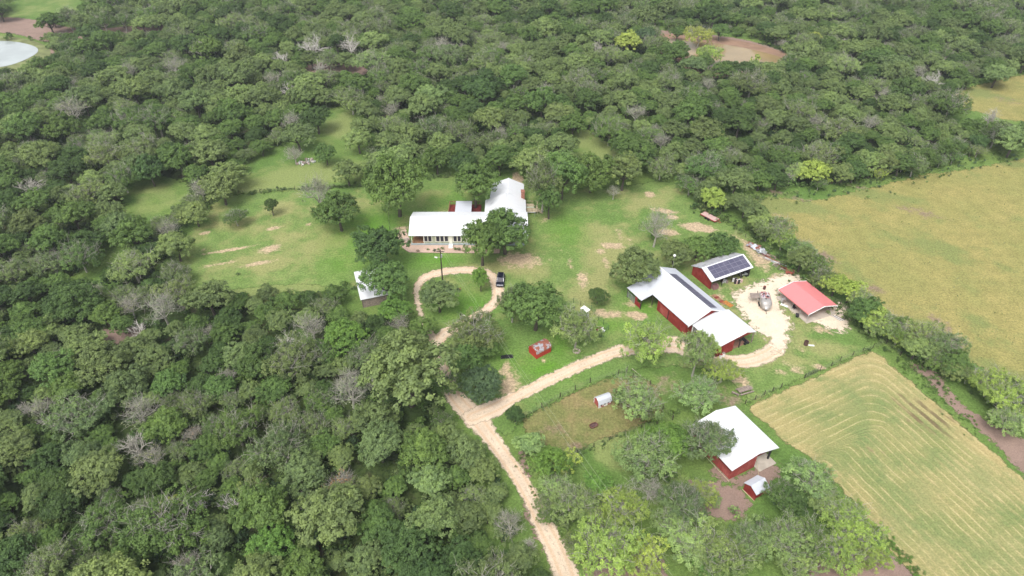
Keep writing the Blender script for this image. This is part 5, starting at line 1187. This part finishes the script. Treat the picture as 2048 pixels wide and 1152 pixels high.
run([(365, 590), (420, 600), (480, 596), (540, 600), (600, 592), (660, 590), (690, 560)], 26, (9, 17), ['shrub', 'oak'], 'GDO', 'along the bottom edge of the left lawn', jit=7, seed=10)
run([(1200, 760), (1310, 845), (1360, 830), (1330, 940), (1480, 1030), (1520, 1040), (1540, 1050)], 40, (10, 20), ['shrub', 'mesq'], 'GBL', 'in the lower grove', seed=12)
run([(375, 440), (395, 425), (420, 405)], 14, (10, 13), ['shrub'], 'BG', 'in the row ending the left lawn', jit=4, seed=13)
for u, v, r, tn in ((835, 502, 5, 'P'), (856, 499, 4, 'B'), (869, 501, 6, 'N'), (877, 499, 5, 'G'), (884, 497, 5, 'G'), (910, 498, 6, 'G'), (917, 499, 6, 'D'), (927, 502, 3.5, 'P'), (948, 499, 4, 'P')):
    x, y, R, zs = crown_place('shrub', u, v, r); pend.append(('shrub', x, y, R, tn, 'in the gravel bed before the house'))
for u, v, r, tn in ((1130, 640, 9, 'B'), (1140, 630, 8, 'N'), (1128, 628, 7, 'D'), (1150, 625, 6, 'L'), (1190, 652, 7, 'G'), (1200, 672, 8, 'N'), (1155, 636, 6, 'B')):
    x, y, R, zs = crown_place('shrub', u, v, r); pend.append(('shrub', x, y, R, tn, 'in the vegetable garden'))

# the closed woods: places where trees stand in the photo
OPEN = [np.array(q, float) for q in ([(368, 470), (400, 415), (452, 372), (560, 350), (730, 345), (850, 330), (990, 318), (1060, 318), (1240, 345), (1345, 335), (1410, 370), (1560, 470), (1700, 580), (1900, 700), (2300, 860), (2300, 1300), (1190, 1300), (1100, 1090), (1030, 970), (975, 880), (905, 800), (862, 660), (810, 640), (760, 640), (700, 590), (560, 575), (380, 580), (345, 520)],
    [(1470, 370), (1600, 355), (1750, 340), (1880, 305), (2300, 240), (2300, 1000), (1600, 560)], [(1880, 182), (2110, 112), (2110, 268), (1940, 245)],
    [(435, 385), (480, 322), (560, 275), (625, 200), (718, 208), (715, 285), (775, 330)], [(235, 372), (280, 336), (405, 358), (375, 412), (290, 455), (225, 438)], [(130, 585), (190, 500), (250, 460), (262, 480), (200, 570)],
    [(-80, 75), (100, 85), (112, 115), (60, 140), (-80, 150)], [(-80, 25), (60, 25), (100, 45), (240, 45), (330, 52), (330, 68), (200, 70), (100, 74), (-80, 66)], [(-10, -60), (180, -60), (185, 18), (100, 36), (0, 38)],
    [(1300, 60), (1400, 60), (1500, 76), (1590, 112), (1570, 126), (1480, 132), (1430, 130), (1340, 95)], [(592, 138), (640, 122), (735, 128), (745, 145), (640, 158)], [(1125, 245), (1225, 262), (1262, 322), (1155, 318)], [(688, 528), (765, 528), (765, 640), (688, 640)],
    [(860, 640), (900, 640), (930, 820), (1000, 900), (985, 905), (930, 860), (890, 790)], [(200, 655), (290, 655), (300, 680), (210, 690)], [(1270, 30), (1330, 36), (1330, 60), (1270, 50)], [(1320, 232), (1440, 236), (1440, 250), (1320, 250)], [(480, 72), (640, 68), (640, 78), (480, 82)])]
def in_poly(P, u, v):
    c = False
    for i in range(len(P)):
        (x1, y1), (x2, y2) = P[i - 1], P[i]
        if (y1 > v) != (y2 > v) and u < (x2 - x1) * (v - y1) / (y2 - y1) + x1: c = not c
    return c
r = random.Random(21); woods = []; grid = {}
def near(x, y, R, f=.68):
    gx, gy = int(x // 8), int(y // 8)
    for i in (-2, -1, 0, 1, 2):
        for j in (-2, -1, 0, 1, 2):
            for (a, b, c_) in grid.get((gx + i, gy + j), ()):
                if (a - x) ** 2 + (b - y) ** 2 < (f * (c_ + R)) ** 2: return True
    return False
def gput(x, y, R): grid.setdefault((int(x // 8), int(y // 8)), []).append((x, y, R))
for q in placed: gput(*q)
for q in pend: gput(q[1], q[2], q[3] * .8)
from mathutils import noise as mn
for _ in range(120000):
    y = 34 + 410 * r.random(); hw = (y * cP + 57) * 1024 / FPX + 45; x = r.uniform(-hw, hw)
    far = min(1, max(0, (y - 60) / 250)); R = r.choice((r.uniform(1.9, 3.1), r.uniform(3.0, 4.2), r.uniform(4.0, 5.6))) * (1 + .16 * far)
    u, v, de = pr(x, y, 1.0 * R)
    if v < -110 or v > 1400 or u < -420 or u > 2400: continue
    if any(in_poly(P, u, v) for P in OPEN): continue
    ub, vb, _d = pr(x, y, 0.3)
    if in_poly(OPEN[9], ub, vb) or in_poly(OPEN[6], ub, vb): continue
    if near(x, y, R): continue
    if y < 125 and -60 < x < 30 and path_sd(np.array([un(u, v), (x, y)]), *ROADS[0])[0].max() > -R * .95: continue
    gput(x, y, R)
    n1 = mn.noise(Vector((x * .02, y * .02, 0))); n2 = mn.noise(Vector((x * .06, y * .06, 5)))
    g = r.random() + n1 * .5
    sil = r.random()
    if sil < .035 and far < .9: k, tn = 'bare', 'S'
    elif sil < .26: k, tn = 'mesq', r.choice('OMOG')
    else:  # near woods tinted darker, far paler: haze and vignetting put into leaf colour
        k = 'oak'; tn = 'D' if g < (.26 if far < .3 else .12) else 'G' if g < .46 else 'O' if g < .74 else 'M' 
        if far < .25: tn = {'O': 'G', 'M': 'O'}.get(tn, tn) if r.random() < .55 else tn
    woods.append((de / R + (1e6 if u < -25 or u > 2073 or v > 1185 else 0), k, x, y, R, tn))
woods.sort()
print('woodland trees', len(woods), 'pending', len(pend), 'hand placed', len(placed))

def where(u, v):
    if v < 150: return 'in the far woods ' + ('behind the left pond' if u < 420 else 'round the purplish clearing' if u < 820 else 'at the top centre' if u < 1180 else 'beyond the brown pond' if u < 1650 else 'near the top right corner')
    if v < 260: return 'in the woods ' + ('below the left pond' if u < 420 else 'near the grassy glade' if u < 780 else 'far behind the house' if u < 1150 else 'this side of the brown pond' if u < 1550 else 'left of the far right pasture')
    if v < 400: return 'in the woods ' + ('far left of the glade' if u < 300 else 'left of the glade' if u < 560 else 'just behind the house' if u < 1080 else 'behind the right lawn' if u < 1420 else 'above the yellow pasture')
    if v < 590: return 'in the woods ' + ('far left of the lawn' if u < 200 else 'bordering the left lawn')
    if v < 740: return 'in the woods ' + ('by the left edge below the lawn' if u < 260 else 'right below the left lawn' if u < 600 else 'below the pale roofed shed')
    if v < 900: return 'in the woods ' + ('low on the left edge' if u < 230 else 'round the bleached tree' if u < 480 else 'left of the huge oak' if u < 720 else 'left of the road junction')
    return 'in the woods ' + ('of the bottom left corner' if u < 230 else 'round the yellow tree' if u < 480 else 'below the rusty tree' if u < 760 else 'along the entrance road')
jobs = [(k, x, y, R, tn, wh) for k, x, y, R, tn, wh in pend]
NIND = 300 - sum(1 for q in placed)
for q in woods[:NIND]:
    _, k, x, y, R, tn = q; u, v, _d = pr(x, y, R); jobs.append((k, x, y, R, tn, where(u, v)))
cnt = {}; ORD = 'leftmost second third fourth fifth sixth seventh eighth ninth tenth eleventh twelfth thirteenth fourteenth fifteenth sixteenth seventeenth eighteenth nineteenth twentieth'.split() + ['far'] * 60
KW = dict(oak='tree', mesq='feathery tree', shrub='bush', dead='dead tree', bare='half bare tree')
def lab(j):
    k, x, y, R, tn, wh = j; sz = ('small' if R < 3.0 else 'large' if R > 4.0 else '') if k != 'shrub' else 'low'
    return ' '.join(f'{sz} {WORD[tn]} {KW[k]} {wh}'.split())
for j in jobs: cnt.setdefault(lab(j), []).append(j)
for L_, js in cnt.items():
    js.sort(key=lambda j: pr(j[1], j[2], j[3])[0])
    for i, j in enumerate(js):
        l2, g = L_, None
        if len(js) == 2: l2 = L_ + (', left one', ', right one')[i]
        elif len(js) == 3: l2 = L_ + (', leftmost of 3', ', middle of 3', ', rightmost of 3')[i]
        elif len(js) > 3: l2 = L_ + ', ' + (ORD[i] if i < len(js) - 1 else 'rightmost') + ('' if i in (0, len(js) - 1) else ' from left'); g = L_
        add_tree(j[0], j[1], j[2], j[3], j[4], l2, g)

# the rest of the woods, and the undergrowth: stuff
def scatter(name, items, label, kinds):
    src = bpy.data.collections.new(name + '_kinds'); order = []
    for k in kinds:
        for cm, tm in KIND[k]:
            me = tm.copy() if cm is None else None
            if cm is not None:
                import bmesh
                bm = bmesh.new(); bm.from_mesh(cm); nL = len(bm.faces); bm.from_mesh(tm); bm.faces.ensure_lookup_table()
                for f in list(bm.faces)[nL:]: f.material_index = 1
                me = bpy.data.meshes.new(name + '_source'); bm.to_mesh(me); bm.free(); me.materials.append(cm.materials[0]); me.materials.append(tm.materials[0])
            ob = bpy.data.objects.new(f'{name}_{len(order):02d}', me); src.objects.link(ob); order.append(k)
    idx = {k: [i for i, q in enumerate(order) if q == k] for k in kinds}
    me = bpy.data.meshes.new(name); me.from_pydata([(x, y, 0) for _, x, y, _, _ in items], [], [])
    rr = random.Random(5); n = len(items)
    a = me.attributes.new('tint', 'FLOAT_COLOR', 'POINT'); cols = []
    sc = []; rot = []; ii = []
    for k, x, y, R, tn in items:
        t_ = TINT[tn]; f = rr.uniform(.85, 1.15); cols += [t_[0] * f, t_[1] * f, t_[2] * f, 1]; sc += [R, R * rr.uniform(.9, 1.1), R * rr.uniform(.9, 1.1)]; rot += [0, 0, rr.uniform(0, 6.28)]; ii.append(rr.choice(idx[k]))
    a.data.foreach_set('color', cols)
    me.attributes.new('sc', 'FLOAT_VECTOR', 'POINT').data.foreach_set('vector', sc); me.attributes.new('rot', 'FLOAT_VECTOR', 'POINT').data.foreach_set('vector', rot)
    me.attributes.new('idx', 'INT', 'POINT').data.foreach_set('value', ii)
    ng = bpy.data.node_groups.new(name, 'GeometryNodeTree'); ng.interface.new_socket('Geometry', in_out='INPUT', socket_type='NodeSocketGeometry'); ng.interface.new_socket('Geometry', in_out='OUTPUT', socket_type='NodeSocketGeometry')
    N = ng.nodes; gi = N.new('NodeGroupInput'); go = N.new('NodeGroupOutput'); ip = N.new('GeometryNodeInstanceOnPoints'); ci = N.new('GeometryNodeCollectionInfo')
    ci.inputs['Collection'].default_value = src; ci.inputs['Separate Children'].default_value = True; ci.inputs['Reset Children'].default_value = True
    ip.inputs['Pick Instance'].default_value = True
    def na(nm, ty):
        q = N.new('GeometryNodeInputNamedAttribute'); q.data_type = ty; q.inputs['Name'].default_value = nm; return q.outputs['Attribute']
    Lk = ng.links.new
    Lk(gi.outputs[0], ip.inputs['Points']); Lk(ci.outputs[0], ip.inputs['Instance']); Lk(na('idx', 'INT'), ip.inputs['Instance Index']); Lk(na('rot', 'FLOAT_VECTOR'), ip.inputs['Rotation']); Lk(na('sc', 'FLOAT_VECTOR'), ip.inputs['Scale']); Lk(ip.outputs[0], go.inputs[0])
    o = mesh_obj(name, me, None); o.modifiers.new('scatter', 'NODES').node_group = ng
    tag(o, label, None, None, 'stuff'); return o
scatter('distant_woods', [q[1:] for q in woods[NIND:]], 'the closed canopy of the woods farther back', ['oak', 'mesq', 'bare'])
under = []; r = random.Random(8)
for _ in range(30000):
    y = 44 + 360 * r.random() ** 1.2; hw = (y * cP + 57) * 1024 / FPX + 6; x = r.uniform(-hw, hw); u, v, de = pr(x, y, .6)
    if v > 1200: continue
    if any(in_poly(P, u, v) for P in OPEN) or len(under) >= 5500: continue
    if y < 130 and -60 < x < 30 and path_sd(np.array([(x, y)]), *ROADS[0])[0].max() > -2.2: continue
    under.append(('shrub', x, y, r.uniform(.9, 2.0), r.choice('DGDKGO')))
scatter('undergrowth', under, 'low brush on the floor of the woods', ['shrub'])
weeds = []
def weed_line(px, n, rad, tn, jit=.5):
    G = catmull(ground(px), 6, False)
    for _ in range(n):
        i = r.randrange(len(G) - 1); t_ = r.random(); p_ = G[i] * (1 - t_) + G[i + 1] * t_
        weeds.append(('shrub', p_[0] + r.gauss(0, jit), p_[1] + r.gauss(0, jit), r.uniform(*rad), r.choice(tn)))
weed_line([(450, 390), (590, 380), (730, 372)], 120, (.3, .7), 'GDO'); weed_line([(855, 358), (985, 342), (1035, 336)], 90, (.25, .6), 'GDO')
weed_line([(1046, 838), (1120, 797), (1237, 751)], 80, (.1, .3), 'GMO', .35); weed_line([(1120, 914), (1200, 890), (1310, 842)], 70, (.15, .4), 'GDO', .4)
weed_line([(1490, 810), (1562, 778)], 25, (.12, .28), 'GB', .4); weed_line([(1605, 760), (1680, 725), (1772, 690)], 60, (.1, .26), 'MML', .45)
weed_line([(1750, 1060), (1800, 1110), (1850, 1170)], 110, (.2, .5), 'GB', .5); weed_line([(380, 592), (500, 600), (690, 585)], 130, (.3, .8), 'OGDL', 1.2)
weed_line([(1380, 410), (1480, 460), (1580, 545), (1700, 640), (1800, 715), (1900, 790)], 230, (.25, .8), 'GODL', 1.3); weed_line([(1810, 720), (1870, 790), (1940, 850)], 100, (.15, .4), 'BG', 1.2)
weed_line([(1500, 392), (1700, 375), (1860, 345), (2048, 312)], 260, (.25, .8), 'GLN', 2.5); weed_line([(1045, 900), (1090, 1000), (1150, 1110)], 120, (.15, .4), 'GOL', .8)
weed_line([(1000, 380), (1200, 400), (1230, 380)], 0, (.1, .2), 'G'); weed_line([(1130, 620), (1200, 660)], 60, (.15, .4), 'BNG', .7)
for _ in range(420):
    u, v = r.uniform(1500, 2048), r.uniform(330, 720); 
    if in_poly(np.array(PAST, float), u, v): x, y = un(u, v); weeds.append(('shrub', x, y, r.uniform(.08, .22), r.choice('GLONS')))
scatter('weeds', weeds, 'weeds and low brush along the fences and in the pasture', ['shrub'])

# ------------------------------------------------------------------ thin haze over the far woods
def haze(density):
    m = bpy.data.materials.new('haze'); m.use_nodes = True; t = m.node_tree; t.nodes.clear()
    v = t.nodes.new('ShaderNodeVolumePrincipled'); v.inputs['Color'].default_value = (.86, .92, 1, 1); v.inputs['Density'].default_value = density; v.inputs['Anisotropy'].default_value = .2
    o = t.nodes.new('ShaderNodeOutputMaterial'); t.links.new(v.outputs[0], o.inputs['Volume'])
    ob = MB().box(-3050, 3050, -450, 4050, -1.5, 100).build('haze', m); tag(ob, 'thin pale haze over the whole valley', kind='stuff')
haze(.0002)

for o_ in bpy.data.objects:
    if 'label' in o_ and len(o_['label'].split()) > 16: print('LONG', o_['label'])
